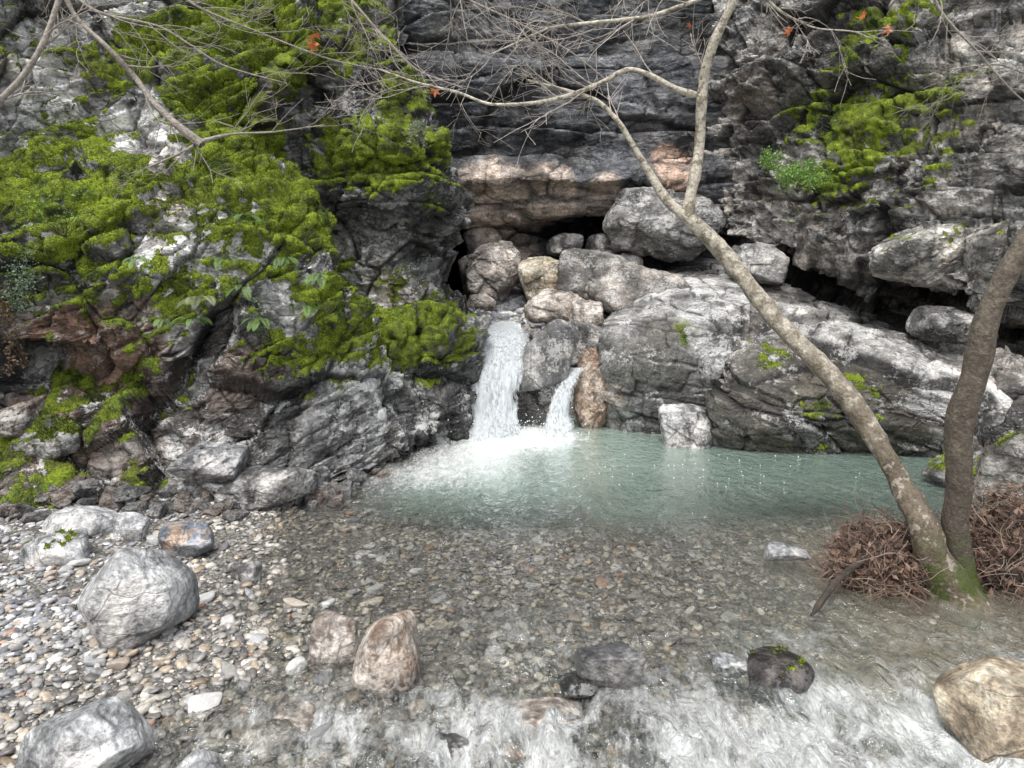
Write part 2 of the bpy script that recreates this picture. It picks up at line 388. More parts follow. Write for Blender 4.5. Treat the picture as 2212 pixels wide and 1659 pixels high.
# ---------------------------------------------------------------- cliffs
GR=((.075,.073,.07),(.27,.266,.256),(.62,.617,.595))
def netA():
    rows=[(-.4,720,[3.5,4.0,4.3,4.5,4.6,4.75,5.2,5.7]),(0,890,[3.6,4.1,4.4,4.55,4.65,4.95,5.4,5.9]),(.3,885,[3.7,4.3,4.6,4.75,4.85,5.1,5.45,5.85]),
    (.7,840,[3.8,4.5,4.9,5.0,5.05,5.25,5.5,5.9]),(.95,800,[3.9,4.7,5.2,5.25,5.2,5.35,5.55,5.9]),(1.08,785,[3.6,4.3,4.8,4.95,5.2,5.3,5.5,5.85]),
    (1.6,735,[3.5,4.3,4.8,4.95,5.15,5.3,5.5,5.8]),(2.1,708,[3.6,4.4,5.0,5.15,5.3,5.4,5.6,5.9]),(2.5,640,[3.7,4.6,5.3,5.4,5.5,5.6,5.8,6.1]),
    (2.8,602,[3.7,4.7,5.4,5.6,5.7,5.7,5.9,6.2]),(3.3,603,[3.8,4.7,5.4,5.7,5.8,5.8,5.9,6.2]),(3.65,660,[4,4.8,5.5,5.8,5.9,5.9,6,6.2]),
    (4.2,640,[4,5,5.6,5.9,6,6.1,6.2,6.4]),(5.1,600,[4.1,5.1,5.9,6.2,6.3,6.4,6.5,6.7]),(5.3,590,[5.1,6.1,6.9,7.2,7.3,7.4,7.5,7.7])]
    net=[]
    for z,e,ds in rows:
        us=[-900,-350,0,.25*e,.5*e,.72*e,.9*e,e,e-15,e-60]; dd=ds+[ds[-1]+.6,ds[-1]+1.6]
        net.append([((u-CX)/FPX*d,d,z) for u,d in zip(us,dd)])
    return net
mossA=[(570,60,6.2,.6,1.1),(620,140,6.1,.4,1.1),(520,250,5.9,.5,1.0),(430,180,5.8,.4,.9),(330,80,5.9,.45,.8),(200,470,5.1,.5,.92),(120,560,4.9,.4,.95),(330,630,5.0,.38,.95),(150,660,4.8,.3,.85),
(620,490,5.5,.38,1.0),(480,370,5.5,.4,.85),(400,450,5.3,.35,.6),(580,600,5.4,.35,.65),(700,640,5.6,.35,.95),(620,720,5.4,.3,.65),(0,420,5.1,.35,.9),(60,940,4.9,.2,.7),(130,870,5.1,.25,.7),(320,830,5.2,.3,.65),(150,130,5.6,.4,.5),(90,300,5.3,.35,.5),(560,400,5.6,.35,.85),(750,700,5.6,.28,.95),(100,1080,4.5,.2,.5),(290,1050,4.6,.15,.7),(700,760,5.5,.25,.6),(240,330,5.4,.3,.45),(500,530,5.3,.3,.65)]
cliff('mossy_cliff',netA(),700,620,11,GR,mossA,"mossy grey limestone cliff with a reddish undercut base at the creek",
 cblobs=[(220,800,5.1,.5,1,(.25,.16,.118)),(100,900,5,.4,.8,(.18,.132,.10)),(350,960,4.9,.6,.7,(.19,.153,.127)),(520,800,5.3,.35,.7,(.25,.185,.148)),(500,1050,4.7,.6,.6,(.2,.19,.175)),(100,1090,4.6,.4,.6,(.21,.163,.127)),
 (330,360,5.4,.35,.85,(.7,.69,.67)),(460,440,5.4,.3,.8,(.7,.69,.67)),(120,530,5,.14,.7,(.65,.64,.61)),(240,250,5.5,.3,.7,(.66,.65,.63)),(520,130,6,.25,.6,(.64,.63,.61)),(740,900,5.6,.4,.8,(.48,.475,.465)),(830,960,5.8,.3,.8,(.46,.455,.445)),(680,1000,5.1,.35,.6,(.4,.395,.385)),(640,690,5.5,.15,.7,(.58,.575,.56))],
 disp=dict(scales=((1.2,.17,.42),(.42,.075,.65),(.15,.034,.7)),zs=1.25,ledge=((.14,.34),(.05,.1)),dip=-.45,fb=.026),lich=.9,mossbase=.25,mossz=1.3,wetz=.6)
def netB():
    rows=[(-.4,1062,0),(0,1055,0),(.4,1045,0),(.8,1037,1),(1.1,1030,1),(1.35,990,2),(1.6,963,2),(2,960,2),(2.3,975,3),(2.6,988,3),(3,985,3),(3.3,945,4),(3.6,905,4),(4,865,4),(4.6,850,5),(5.5,830,5),(5.7,800,6)]
    D=[[6.6,6.4,6.3,6.55,7.0],[6.8,6.5,6.45,6.7,7.1],[7,6.8,6.75,6.8,7.2],[7,6.6,6.5,6.6,7.0],[7.2,6.8,6.7,6.9,7.2],[7.4,7,7,7.1,7.4],[8.4,8,8,8,8.3]]
    net=[]
    for z,e,k in rows:
        us=[e-520,e-340,e-200,e-90,e-8,e-3,e-20]; dd=D[k]+[D[k][-1]+.9,D[k][-1]+2.6]
        net.append([((u-CX)/FPX*d,d,z) for u,d in zip(us,dd)])
    return net
mossB=[(840,360,6.6,.42,1.05),(760,350,6.7,.3,.9),(720,280,6.8,.3,.6),(880,200,6.8,.4,.8),(960,285,6.8,.3,1.05),(750,40,7,.5,.8),(820,60,7,.4,.75),(860,740,6.6,.38,.95),(920,700,6.6,.3,.95),(740,600,6.7,.3,.75),(820,620,6.7,.3,.75),(900,430,6.6,.25,.65),(1000,730,7,.16,.7)]
cliff('cliff_buttress',netB(),540,380,23,((.045,.044,.043),(.17,.167,.16),(.46,.455,.435)),mossB,"dark fractured rock buttress with moss cushions beside the waterfall",
 disp=dict(scales=((.95,.12,.45),(.38,.065,.65),(.14,.028,.7)),zs=1.3,ledge=((.11,.4),(.045,.12)),dip=-.12,fb=.022),lich=.7,mossbase=.12,wetz=.9,cblobs=[(960,860,7,.4,.6,(.38,.37,.36)),(780,900,6.3,.4,.6,(.38,.37,.36))])
def netC():
    us=[500,850,935,980,1020,1100,1200,1300,1400,1500,1650,1850,2050]
    def r(v,d,sp=None,dv=0):
        ds=[d]*len(us)
        for k,val in (sp or {}).items(): ds[k]=val
        return [at(u,v,dd) for u,dd in zip(us,ds)]
    return [r(-240,11.6),r(-230,10.4),r(0,10.1),r(125,10.1),r(140,9.8),r(320,9.8),r(385,9.4,{9:9.6,10:9.6}),r(405,9.6),r(465,9.9),
     r(492,10.3,{3:11,6:11.0,7:11.8,8:11.6}),r(530,10.2,{3:12.5,6:11.0,7:11.9,8:11.6}),r(560,9.9,{3:12.8,7:10.4,8:10.4}),r(650,9.6,{3:12.6}),r(700,9.2,{3:11}),r(760,8.9),r(850,8.9)]
cliff('back_cliff',netC(),500,640,37,((.028,.03,.035),(.068,.073,.083),(.165,.168,.177)),[(1270,520,11,.1,.1)],"dark stratified rock wall with a tan undercut above a cave",
 cblobs=[(1060,440,10,.5,1.2,(.54,.45,.38)),(1180,425,9.9,.4,1.2,(.52,.43,.36)),(1290,430,9.8,.3,1.0,(.44,.36,.3)),(1450,365,9.7,.32,1.0,(.48,.34,.26)),(1050,590,9.8,.5,.8,(.27,.225,.19)),(1120,540,9.9,.4,.8,(.32,.27,.23)),(1080,300,9.8,.5,.4,(.16,.155,.125)),(1650,330,9.6,.7,.7,(.27,.24,.21)),(1400,20,10,.8,.6,(.25,.25,.24)),(1620,120,10,.8,.75,(.23,.225,.21)),(1000,20,10,.8,.65,(.22,.22,.21)),(1200,60,10,.5,.5,(.22,.215,.205))],
 disp=dict(scales=((2.2,.13,.3),(.8,.05,.5),(.28,.018,.6)),zs=2.0,ledge=((.32,.62),(.04,.17)),fb=.018),lich=.15,wetz=-1,chip=.8)
def netR():
    us=[1450,1530,1620,1750,1880,2010,2130,2280,2700,3400]
    ds=[10.3,9.8,9.1,8.3,7.6,7.0,6.6,6.2,5.2,4.2]
    lip=[500,510,530,570,615,640,655,660,670,680]
    net=[]
    for v,o in ((-330,2.0),(-320,1.0),(0,.6),(150,.25),(260,.2),(400,0),(500,-.1)):
        net.append([at(u,v if v<450 else v+(l-600)*.3,d+o) for u,d,l in zip(us,ds,lip)])
    for dv,o in ((0,-.1),(18,.8),(60,1.6),(105,1.5),(130,.2),(190,-.35)):
        net.append([at(u,l+dv,d+o) for u,d,l in zip(us,ds,lip)])
    for z,o in ((.25,-.8),(-.1,-1.1),(-.6,-1.2)):
        net.append([((u-CX)/FPX*(d+o),d+o,z) for u,d in zip(us,ds)])
    return net
mossR=[(1900,190,7.4,.5,1.1),(1860,110,7.6,.3,.7),(1970,190,7.2,.35,1.05),(1850,370,7.7,.35,.65),(1800,400,7.8,.25,.55),(2010,520,6.8,.2,.6),(1700,430,8.3,.25,.5),(1950,400,7,.3,.45),(1930,20,7.6,.4,.5),(2020,980,5.8,.2,.5),(1990,700,6.8,.15,.5),(1960,290,7.2,.35,.6)]
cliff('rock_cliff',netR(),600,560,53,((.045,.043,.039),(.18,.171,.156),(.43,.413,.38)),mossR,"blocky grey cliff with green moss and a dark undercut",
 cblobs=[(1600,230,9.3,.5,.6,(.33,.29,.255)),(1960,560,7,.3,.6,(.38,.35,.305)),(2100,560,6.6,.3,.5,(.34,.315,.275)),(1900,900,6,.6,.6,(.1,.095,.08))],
 disp=dict(scales=((1.15,.27,.45),(.45,.11,.65),(.16,.035,.7)),zs=1.4,ledge=((.2,.5),(.05,.13)),dip=.12,fb=.02),lich=.4)
def grid3(us,rows):
    return [[at(u,v,d) for u,v,d in zip(us,vs,ds)] for vs,ds in rows]
D1=grid3([1288,1300,1360,1440,1530,1620],[([720,700,620,580,575,590],[8.6,8.6,9.2,9.5,9.6,9.6]),([722,692,640,605,598,605],[8.2,8.0,8.4,8.6,8.6,8.6]),([735,700,688,680,675,670],[8,7.3,7.15,7.15,7.2,7.3]),([800,790,780,770,760,760],[8,7.1,6.85,6.85,6.9,7]),([870,860,860,860,850,850],[8,7.2,6.95,6.95,6.95,7]),([930,930,925,925,925,925],[8,7.3,7.05,6.95,6.95,7]),([1020]*6,[8,7.3,7.05,6.95,6.95,7])])
cliff('slab_boulder',D1,340,270,61,((.12,.117,.108),(.27,.266,.255),(.48,.475,.46)),[(1400,740,6.9,.2,.15),(1480,720,6.9,.2,.15)],"huge pale grey slab boulder with a sloping top beside the waterfall","boulder",
 disp=dict(scales=((1.7,.06,.4),(.6,.03,.5),(.2,.01,.5)),zs=1.8,fb=.02,ledge=((.07,.3),),dip=.25,crk=1),lich=.6,kind=None,chip=.4,
 cblobs=[(1310,860,7.1,.25,.6,(.38,.265,.18)),(1400,800,6.9,.4,.7,(.15,.142,.122)),(1500,830,6.9,.3,.6,(.15,.142,.125)),(1460,620,8,.3,.5,(.2,.195,.187))])
D2=grid3([1535,1550,1640,1760,1880,2000,2100,2190],[([640,610,600,630,680,720,760,790],[9,9,9,8.6,8.2,7.8,7.3,7]),([720,680,650,670,705,740,775,800],[8,8,8,7.8,7.5,7.2,6.9,6.7]),([780,762,738,740,750,770,800,820],[7.4,7.0,6.9,6.8,6.7,6.6,6.4,6.3]),([850,840,825,820,825,840,860,870],[7.2,6.5,6.35,6.25,6.15,6.1,6.0,6.0]),([930,920,915,910,910,920,930,940],[7.2,6.5,6.2,6.1,6.05,6.0,5.9,5.9]),([980,980,980,980,980,980,985,990],[7.2,6.6,6.35,6.25,6.2,6.1,5.9,5.8]),([1080]*8,[7.2,6.6,6.4,6.3,6.25,6.1,5.9,5.8])])
cliff('slab_boulder',D2,340,430,67,((.1,.096,.088),(.235,.228,.216),(.45,.442,.42)),[(1700,790,6.3,.3,.35),(1800,870,6.1,.5,.35),(1780,940,6.2,.4,.35)],"broad rounded slab boulder with dark mossy flank above the pool","boulder",
 disp=dict(scales=((1.7,.08,.4),(.6,.04,.5),(.2,.018,.6)),zs=1.8,fb=.024,ledge=((.09,.3),),dip=.28,crk=1),lich=.5,kind=None,chip=.55,cblobs=[(1700,890,6.2,.6,1.0,(.07,.064,.05)),(1850,900,6.1,.6,1.0,(.07,.064,.05)),(1620,850,6.3,.4,.7,(.12,.112,.095)),(1950,900,6.1,.4,.7,(.09,.083,.067))],upw=.1)
# ---------------------------------------------------------------- boulders
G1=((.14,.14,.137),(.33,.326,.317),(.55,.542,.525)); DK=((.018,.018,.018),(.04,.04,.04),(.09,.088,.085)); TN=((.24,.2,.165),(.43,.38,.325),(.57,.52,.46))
OR=((.28,.18,.125),(.46,.34,.245),(.58,.48,.38)); MD=((.08,.078,.075),(.19,.186,.178),(.35,.345,.33)); LT=((.27,.275,.28),(.45,.455,.46),(.61,.61,.60))
B=boulder
B('boulder',1128,676,1242,848,7.25,101,((.13,.13,.128),(.27,.266,.26),(.45,.445,.43)),"tall smooth grey boulder splitting the waterfall",depth=1.1,shear=.38,wet=.4,amp=.02,p=10,lo=.86,jnt=0,chip=.1)
B('boulder',1240,745,1335,950,7.35,102,OR,"orange stained wet boulder at the waterfall foot",depth=.8,wet=.4,tilt=.12)
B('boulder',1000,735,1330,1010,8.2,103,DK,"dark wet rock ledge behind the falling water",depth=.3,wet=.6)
B('boulder',1425,860,1550,985,6.6,104,G1,"rounded pale boulder standing at the pool edge",depth=.8,p=9,lo=.82)
B('boulder',1512,765,1562,830,6.9,105,G1,"small round boulder wedged between two slabs",p=8,sub=5)
B('boulder',1120,553,1225,660,9.4,106,((.36,.31,.22),(.52,.46,.35),(.6,.55,.45)),"yellowish tan boulder in the stream above the falls",p=10,lo=.78,amp=.12)
B('boulder',1195,540,1430,685,9.1,107,((.11,.105,.095),(.24,.23,.21),(.4,.385,.36)),"dark water-worn rock below the cave",p=10,depth=.9,lo=.8,amp=.09,jnt=.6)
B('boulder',1250,570,1520,710,8.8,108,((.17,.157,.14),(.31,.285,.255),(.46,.43,.39)),"brown grey boulder leaning on the slab",p=11,tilt=.25,lo=.8,amp=.09,jnt=.6)
B('boulder',1130,620,1270,720,8.6,109,TN,"pale tan rock at the lip of the falls",sub=6,p=11,amp=.12)
B('boulder',1222,645,1305,720,8.2,110,TN,"pinkish boulder at the lip of the falls",sub=5,p=11)
B('boulder',990,620,1085,700,9.3,121,TN,"tan rock beside the upper stream",sub=6,amp=.12)
B('boulder',985,525,1140,670,9.75,122,((.15,.13,.115),(.3,.265,.235),(.45,.41,.37)),"blocky stone in front of the back cliff",sub=6,jnt=.8,chip=.9,p=26,amp=.12)
B('boulder',1225,690,1315,790,8.0,117,MD,"wet boulder above the small cascade",sub=5,wet=.6)
B('boulder',1300,405,1545,565,9.3,112,((.1,.1,.096),(.22,.216,.204),(.38,.372,.35)),"large grey block jammed under the overhang",p=24,depth=.8,jnt=.9,chip=.9,amp=.16,npl=8)
B('boulder',1262,508,1372,572,10.0,114,MD,"rounded stone inside the cave mouth",p=8,sub=5)
B('boulder',1180,505,1262,562,10.1,113,MD,"rounded stone inside the cave mouth",p=8,sub=5)
B('boulder',1880,480,2090,640,7.0,116,((.15,.145,.13),(.32,.308,.28),(.5,.482,.44)),"blocky pale boulder wedged under the cliff overhang",p=20,depth=.8,moss=.2,jnt=.7,chip=.8)
B('boulder',2085,470,2260,620,6.5,118,((.1,.095,.086),(.23,.222,.2),(.39,.376,.34)),"rounded grey boulder under the cliff overhang",p=10,moss=.2)
B('boulder',1560,520,1700,620,8.6,119,MD,"grey boulder on top of the slab",p=12)
B('boulder',1940,655,2150,745,6.7,120,MD,"flat brown grey boulder under the overhang",p=16,depth=.7,chip=.8)
B('boulder',385,960,525,1045,4.85,130,((.15,.15,.155),(.31,.31,.315),(.49,.49,.49)),"angular grey boulder at the cliff foot",p=30,wet=.2,chip=.8)
B('boulder',465,1005,690,1095,4.85,131,MD,"long grey boulder at the water edge",p=26,depth=.6,wet=.3,chip=.8)
B('boulder',60,900,190,985,4.75,136,MD,"mossy brown boulder at the cliff foot",p=24,moss=.45,chip=.8)
B('boulder',-20,860,80,960,4.7,137,((.12,.095,.078),(.22,.178,.148),(.33,.285,.24)),"brown broken rock at the cliff foot",p=26,chip=.8)
B('boulder',2000,985,2110,1055,5.3,138,MD,"wet mossy rock at the water edge",moss=.4,wet=.4,sub=5)
B('boulder',2105,930,2330,1080,5.1,139,((.1,.095,.085),(.22,.21,.19),(.4,.385,.355)),"wet grey bank rock closing the pool",moss=.2,wet=.3,depth=.7,chip=.7)
def bz(x,y): return float(bedz(np.array([x]),np.array([y]))[0])
def stone(u0,v0,u1,v1,seed,cols,label,**k):
    d=2360/(v1-600)
    for _ in range(4):
        zb=max(0,bz(((u0+u1)/2-CX)/FPX*d,d)); d=(EYE-zb)*FPX/(v1-600)
    w=(u1-u0)/2/FPX*d
    kw=dict(depth=.8,p=22,sub=6,amp=.035,lich=.3,cat="rock",sink=.05,jnt=.1,chip=.25); kw.update(k)
    B('creek_stone',u0,v0,u1,v1,d+w*.55,seed,cols,label,**kw)
stone(165,1175,397,1402,201,LT,"large pale blue-grey stone on the gravel bank",wet=0,p=18,amp=.035,npl=9,jnt=.5)
stone(88,1090,255,1160,202,LT,"flat pale stone on the gravel bank",wet=0)
stone(38,1148,192,1225,203,LT,"flat whitish stone with moss on the gravel",wet=0,moss=.1)
stone(240,1108,322,1168,204,LT,"pale stone leaning on a flat stone",wet=0)
stone(352,1122,466,1208,205,((.14,.17,.21),(.24,.24,.26),(.44,.32,.23)),"angular dark stone with an orange broken face",p=40,wet=.2,chip=.8)
stone(498,1215,568,1262,206,MD,"dark flat stone at the water edge",p=30,wet=.3,sub=5)
stone(40,1530,312,1700,207,((.24,.25,.25),(.42,.43,.43),(.58,.58,.57)),"slanted pale grey slab stone in gravel",p=34,wet=0,tilt=-.22,npl=8,chip=.5)
stone(370,1628,500,1700,208,LT,"pale stone in shallow water",wet=.3)
stone(672,1325,782,1435,209,((.27,.215,.175),(.38,.325,.285),(.5,.46,.415)),"pinkish stone half under water",p=14,wet=.3,lo=.82)
stone(760,1335,906,1485,210,((.23,.165,.118),(.43,.355,.29),(.6,.545,.475)),"rounded tan speckled stone standing in water",p=9,wet=.1,depth=.9,lo=.86,amp=.02)
stone(1240,1392,1380,1488,211,((.09,.09,.093),(.15,.15,.15),(.23,.23,.225)),"angular smooth dark grey wet stone in the rapids",p=34,npl=7,wet=.7,shear=.25,amp=.006,lich=.03,jnt=0,sink=-.02,chip=0)
stone(1205,1462,1300,1498,212,DK,"small dark wet stone with a red twig",p=26,wet=.7,sub=5,sink=0)
stone(1535,1418,1612,1462,213,LT,"pale wet stone in the rapids",wet=.6,sub=5,sink=0)
stone(1605,1415,1770,1494,214,((.03,.027,.024),(.065,.052,.046),(.13,.115,.105)),"dark wet rounded stone with a moss spot",wet=.9,p=9,moss=.03,lo=.85,amp=.02,lich=.1,sink=-.02,chip=0)
stone(2030,1425,2320,1630,215,((.3,.235,.16),(.48,.40,.285),(.61,.545,.42)),"large yellow tan boulder in the shallows",wet=0,p=30,amp=.06,lich=.1,jnt=.6,chip=.6)
stone(1650,1172,1750,1212,216,LT,"whitish stone barely under the water",wet=.5,sub=5,sink=0)
def sunk(x,y,rx,ry,rz,seed,cols,label):
    z=bz(x,y)
    o=B('creek_stone',CX-rx*FPX/2,HOR-rz*FPX/2,CX+rx*FPX/2,HOR+rz*FPX/2,2.0,seed,cols,label,cat="rock",depth=ry/rx,p=16,amp=.03,sub=5,wet=.4,jnt=0)
    o.location=(x,y,z+rz*.15)
for k,(x_,y_,a,b_,c_,cl,lb) in enumerate([(.1,2.55,.17,.12,.06,TN,"tan stone washed over by rapids"),(-.85,2.45,.15,.12,.05,TN,"tan slab stone under shallow water"),(.53,3.45,.09,.06,.05,TN,"pale stone under rippled water"),(1.25,2.45,.16,.1,.06,TN,"brown stone washed over by rapids"),(-.2,2.4,.1,.08,.05,MD,"grey stone washed over by rapids"),(.55,2.4,.14,.1,.06,MD,"grey stone washed over by rapids"),(-.9,3.9,.06,.05,.05,G1,"small grey stone poking from water"),(-.75,4.05,.1,.05,.05,MD,"grey stone under shallow water"),(.9,2.6,.09,.08,.05,TN,"tan stone washed over by rapids")]):
    sunk(x_,y_,a,b_,c_,230+k,cl,lb)
r=np.random.default_rng(91); bp=[]
for k in range(8):
    D,F=ico(5); s=facet_shape(D,r,9,34,.6); V=D*s[:,None]*np.array([1.1,.8,.6])
    Pn=V*1.5+k*5; dp,cr=rockdisp(Pn,k,scales=((.8,.05,.5),(.3,.02,.6)),zs=2,fb=.03,dip=k)
    V=V+D*dp[:,None]; cl=[MD,G1,((.13,.1,.08),(.24,.19,.155),(.35,.3,.26)),MD][k%4]
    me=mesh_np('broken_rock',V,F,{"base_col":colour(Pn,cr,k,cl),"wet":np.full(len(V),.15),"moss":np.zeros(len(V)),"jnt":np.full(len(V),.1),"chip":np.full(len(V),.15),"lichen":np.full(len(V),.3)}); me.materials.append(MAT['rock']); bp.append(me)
foot=[(-3.5,4.35),(-2.9,4.45),(-2.3,4.6),(-1.8,4.75),(-1.35,5.05),(-1.05,5.6)]
for k in range(80):
    t_=r.random()*4.99; i=int(t_); f=t_-i; px=foot[i][0]*(1-f)+foot[i+1][0]*f; py=foot[i][1]*(1-f)+foot[i+1][1]*f
    off=abs(r.normal(0,.16)); px+=off*.35; py-=off-.06
    s=r.uniform(.035,.13)*(1-.5*min(1,off*2.5)); kk=int(r.integers(0,8))
    o=obj('broken_rock',bp[kk],None,["dark grey","pale grey","brown","grey"][kk%4]+" broken angular rock at the cliff foot","rock",group="broken rocks along the cliff foot",loc=(px,py,bz(px,py)+s*.2+max(0,.06-off)*1.2))
    o.scale=(s,s,s*.9); o.rotation_euler=(r.normal(0,.25),r.normal(0,.25),r.uniform(0,6.28))
# ---------------------------------------------------------------- gravel
def pebble_cols(n,r):
    pal=np.array([(.42,.42,.42),(.30,.30,.305),(.16,.16,.167),(.54,.535,.52),(.64,.635,.61),(.44,.385,.315),(.33,.27,.215),(.49,.44,.37),(.23,.24,.265),(.40,.25,.18)])
    w=np.array([.25,.24,.16,.14,.07,.055,.045,.03,.06,.008]); i=r.choice(len(pal),n,p=w/w.sum())
    return pal[i]*r.uniform(.7,1.2,(n,1))
def pebbles(n,xr,yr,rr,seed,sub=2,accept=None):
    r=np.random.default_rng(seed); D,F=ico(sub)
    x=r.uniform(*xr,n*3); y=r.uniform(*yr,n*3)
    keep=np.abs(x)<y*.8+.35
    if accept is not None: keep&=accept(x,y,r)
    x=x[keep][:n];y=y[keep][:n];n=len(x)
    R=rr[0]+(rr[1]-rr[0])*r.random(n)**3.0
    z=bedz(x,y)
    shp=np.stack([facet_shape(D,r,7,7) for _ in range(24)])[r.integers(0,24,n)]
    V=D[None]*shp[:,:,None]
    V=V*np.stack([R*r.uniform(.9,1.5,n),R*r.uniform(.7,1.1,n),R*r.uniform(.3,.65,n)],1)[:,None,:]
    a=r.uniform(0,6.28,n); ca,sa=np.cos(a)[:,None],np.sin(a)[:,None]
    b=r.normal(0,.3,n); cb,sb=np.cos(b)[:,None],np.sin(b)[:,None]
    X=V[:,:,0]*cb+V[:,:,2]*sb; Z=-V[:,:,0]*sb+V[:,:,2]*cb; Y=V[:,:,1]
    W=np.stack([X*ca-Y*sa+x[:,None],X*sa+Y*ca+y[:,None],Z+(z+R*.2)[:,None]],2)
    c=pebble_cols(n,r); wet=sstep(.07,.0,z)
    c=c*(1-.2*wet[:,None])*(1-wet[:,None]*np.array([-.05,.01,.11]))
    FF=(F[None]+(np.arange(n)*len(D))[:,None,None]).reshape(-1,3)
    return W.reshape(-1,3),FF,np.repeat(c,len(D),0),np.repeat(wet,len(D))
def nosand(x,y,r):
    s=np.exp(-(((x-1.9)/.75)**2+((y-2.8)/.42)**2))*1.2
    return r.random(len(x))>s
parts=[pebbles(14000,(-3,3),(1.8,3.3),(.006,.028),3,2,nosand),pebbles(22000,(-4.4,4.2),(3.3,6.3),(.009,.027),4,2,nosand),pebbles(900,(-1,1.6),(8.1,10),(.03,.09),5,2)]
o=0;Fs=[]
for p_ in parts: Fs.append(p_[1]+o); o+=len(p_[0])
me=mesh_np('gravel',np.concatenate([p_[0] for p_ in parts]),np.concatenate(Fs),{"base_col":np.concatenate([p_[2] for p_ in parts]),"wet":np.concatenate([p_[3] for p_ in parts])})
obj('gravel',me,MAT['pebble'],"mixed grey, tan and white river gravel","gravel","stuff")
r=np.random.default_rng(77); protos=[]
for k in range(10):
    D,F=ico(4); s=facet_shape(D,r,8,8); V=D*s[:,None]*np.array([1.2,.9,.5])
    V=V*(1+.06*(fbm(D*3+k*7,3,k)-.5))[:,None]
    cc=[(.50,.495,.475),(.44,.435,.425),(.33,.33,.33),(.44,.39,.325),(.37,.315,.255),(.19,.19,.19),(.5,.495,.475),(.38,.38,.38),(.38,.25,.18),(.28,.27,.25)][k]
    col=np.tile(cc,(len(V),1))*(.7+.6*fbm(D*4+k,3,k+5))[:,None]
    me=mesh_np('cobble',V,F,{"base_col":col,"wet":np.full(len(V),.3)}); me.materials.append(MAT['pebble']); protos.append(me)
cnames=["whitish","pale grey","grey","tan","brown","dark grey","white","mid grey","reddish","brown grey"]
cnt=0
while cnt<200:
    yy=1.9+3.1*r.random()**1.3; xx=r.uniform(-.78*yy,.62*yy)
    if xx>1.2 and yy<3.4 and r.random()<.75: continue
    if xx>-.2 and r.random()<.4: continue
    k=int(r.integers(0,10)); s=r.uniform(.024,.044)*(1 if r.random()<.9 else 1.3)
    if k==8 and r.random()<.7: continue
    zz=bz(xx,yy)
    o=obj('cobble',protos[k],None,"smooth %s cobble in the creek gravel"%cnames[k],"cobble",group="cobbles in the creek bed",loc=(xx,yy,zz+s*.2))
    o.scale=(s,s,s); o.rotation_euler=(r.normal(0,.15),r.normal(0,.15),r.uniform(0,6.28)); cnt+=1
# ---------------------------------------------------------------- water
xs=axis(-8,7,-3.2,4.2,.014,.5); ys=axis(-6,8.3,1.5,8.2,.015,.5); ys=ys[ys<=8.2]
X,Y=np.meshgrid(xs,ys); x=X.ravel();y=Y.ravel()
P=np.stack([x,y,x*0],1)
rap=sstep(3.6,2.2,y+.9*(fbm(P*1.4,4,3)-.5))*sstep(-1.6,-.5,x)
W1=fbm(np.stack([x*5,y*2.6,x*0],1)+3,4,21)-.5; W2=fbm(np.stack([x*14+W1*2,y*8,x*0],1),3,22)-.5; W3=np.abs(fbm(np.stack([x*3.2+W1,y*2.2,x*0],1),3,24)-.5)
shal=sstep(5.6,4.4,y)
z=(0.010+.024*shal)*W1+(.005+.016*shal)*W2+rap*(.09*W1+.065*W2-.07*W3+.014)
zb=bedz(x,y); dep=np.clip(-zb,0,2)
murk=.95*(1-np.exp(-np.clip(dep-.085,0,2)*5.0))*(1-.25*sstep(.8,2.6,x))
plume=np.exp(-(((x+.02)**2+((y-6.95)*.8)**2)/.6**2))*1.35
tt=np.clip((7.0-y)/2.0,0,1); cx=-.05-.75*tt
plume=np.maximum(plume,np.exp(-((x-cx)/(.42+.45*tt))**2)*(1.05-.55*tt)*(y<7.1)*sstep(4.6,5.6,y))
plume2=np.exp(-(((x-.42)/.32)**2+((y-6.9)/.35)**2))*.95
foam=np.maximum(plume,plume2)*sstep(7.6,7.2,y)
foam=np.maximum(foam,.2*sstep(1.6,.2,np.abs(x-.3))*sstep(4.8,5.8,y)*sstep(7.4,7.1,y))
hills=fbm(np.stack([x*4+W1*3,y*3.0,x*0],1)+8,6,31,.6)
fr_=rap*(.2+.62*sstep(.42,.62,hills))*sstep(2.4,1.1,np.abs(x-.6))
for (sx,sy,sr) in ((.42,2.62,.16),(.62,2.5,.3),(.0,2.5,.28),(1.2,2.6,.25),(-.5,2.75,.15),(-.2,2.35,.25),(1.5,2.45,.25)):
    fr_=np.maximum(fr_,rap*.85*np.exp(-(((x-sx)/sr)**2+((y-sy)/(sr*.7))**2)))
cap=np.where(fr_>foam,.42+.38*sstep(2.9,2.35,y),1.0)
foam=np.maximum(foam,fr_)
z=z+foam*.03*(fbm(P*np.array([9,9,1]),3,41)-.3)*sstep(4.5,5.5,y)
z=np.where(dep<=0,np.minimum(z,.0),z)
silt=np.clip(sstep(.7,2.0,x)*sstep(4.8,3.8,y),0,1); murk=np.clip(murk+silt*.24*sstep(0,.06,dep)+.05*rap,0,1)
chop=.2+.30*shal+.38*rap
me=mesh_np('water',np.stack([x,y,z],1),gridF(len(ys),len(xs)),{"foam":foam,"murk":murk,"chop":chop,"silt":silt,"cap":cap})
obj('creek_water',me,MAT['water'],"clear shallow creek opening from a milky green pool","water","structure")
us=np.linspace(-.6,.10,60); vs=np.linspace(7.66,9.2,90); X,Y=np.meshgrid(us,vs);x=X.ravel();y=Y.ravel()
z=np.where(y>8.15,bedz(x,y)*.35,.35)+.65*(1.03+(y-7.6)*.05)+.03+.05*(fbm(np.stack([x*6,y*4,x*0],1),3,2)-.5)-.12*sstep(7.85,7.66,y)
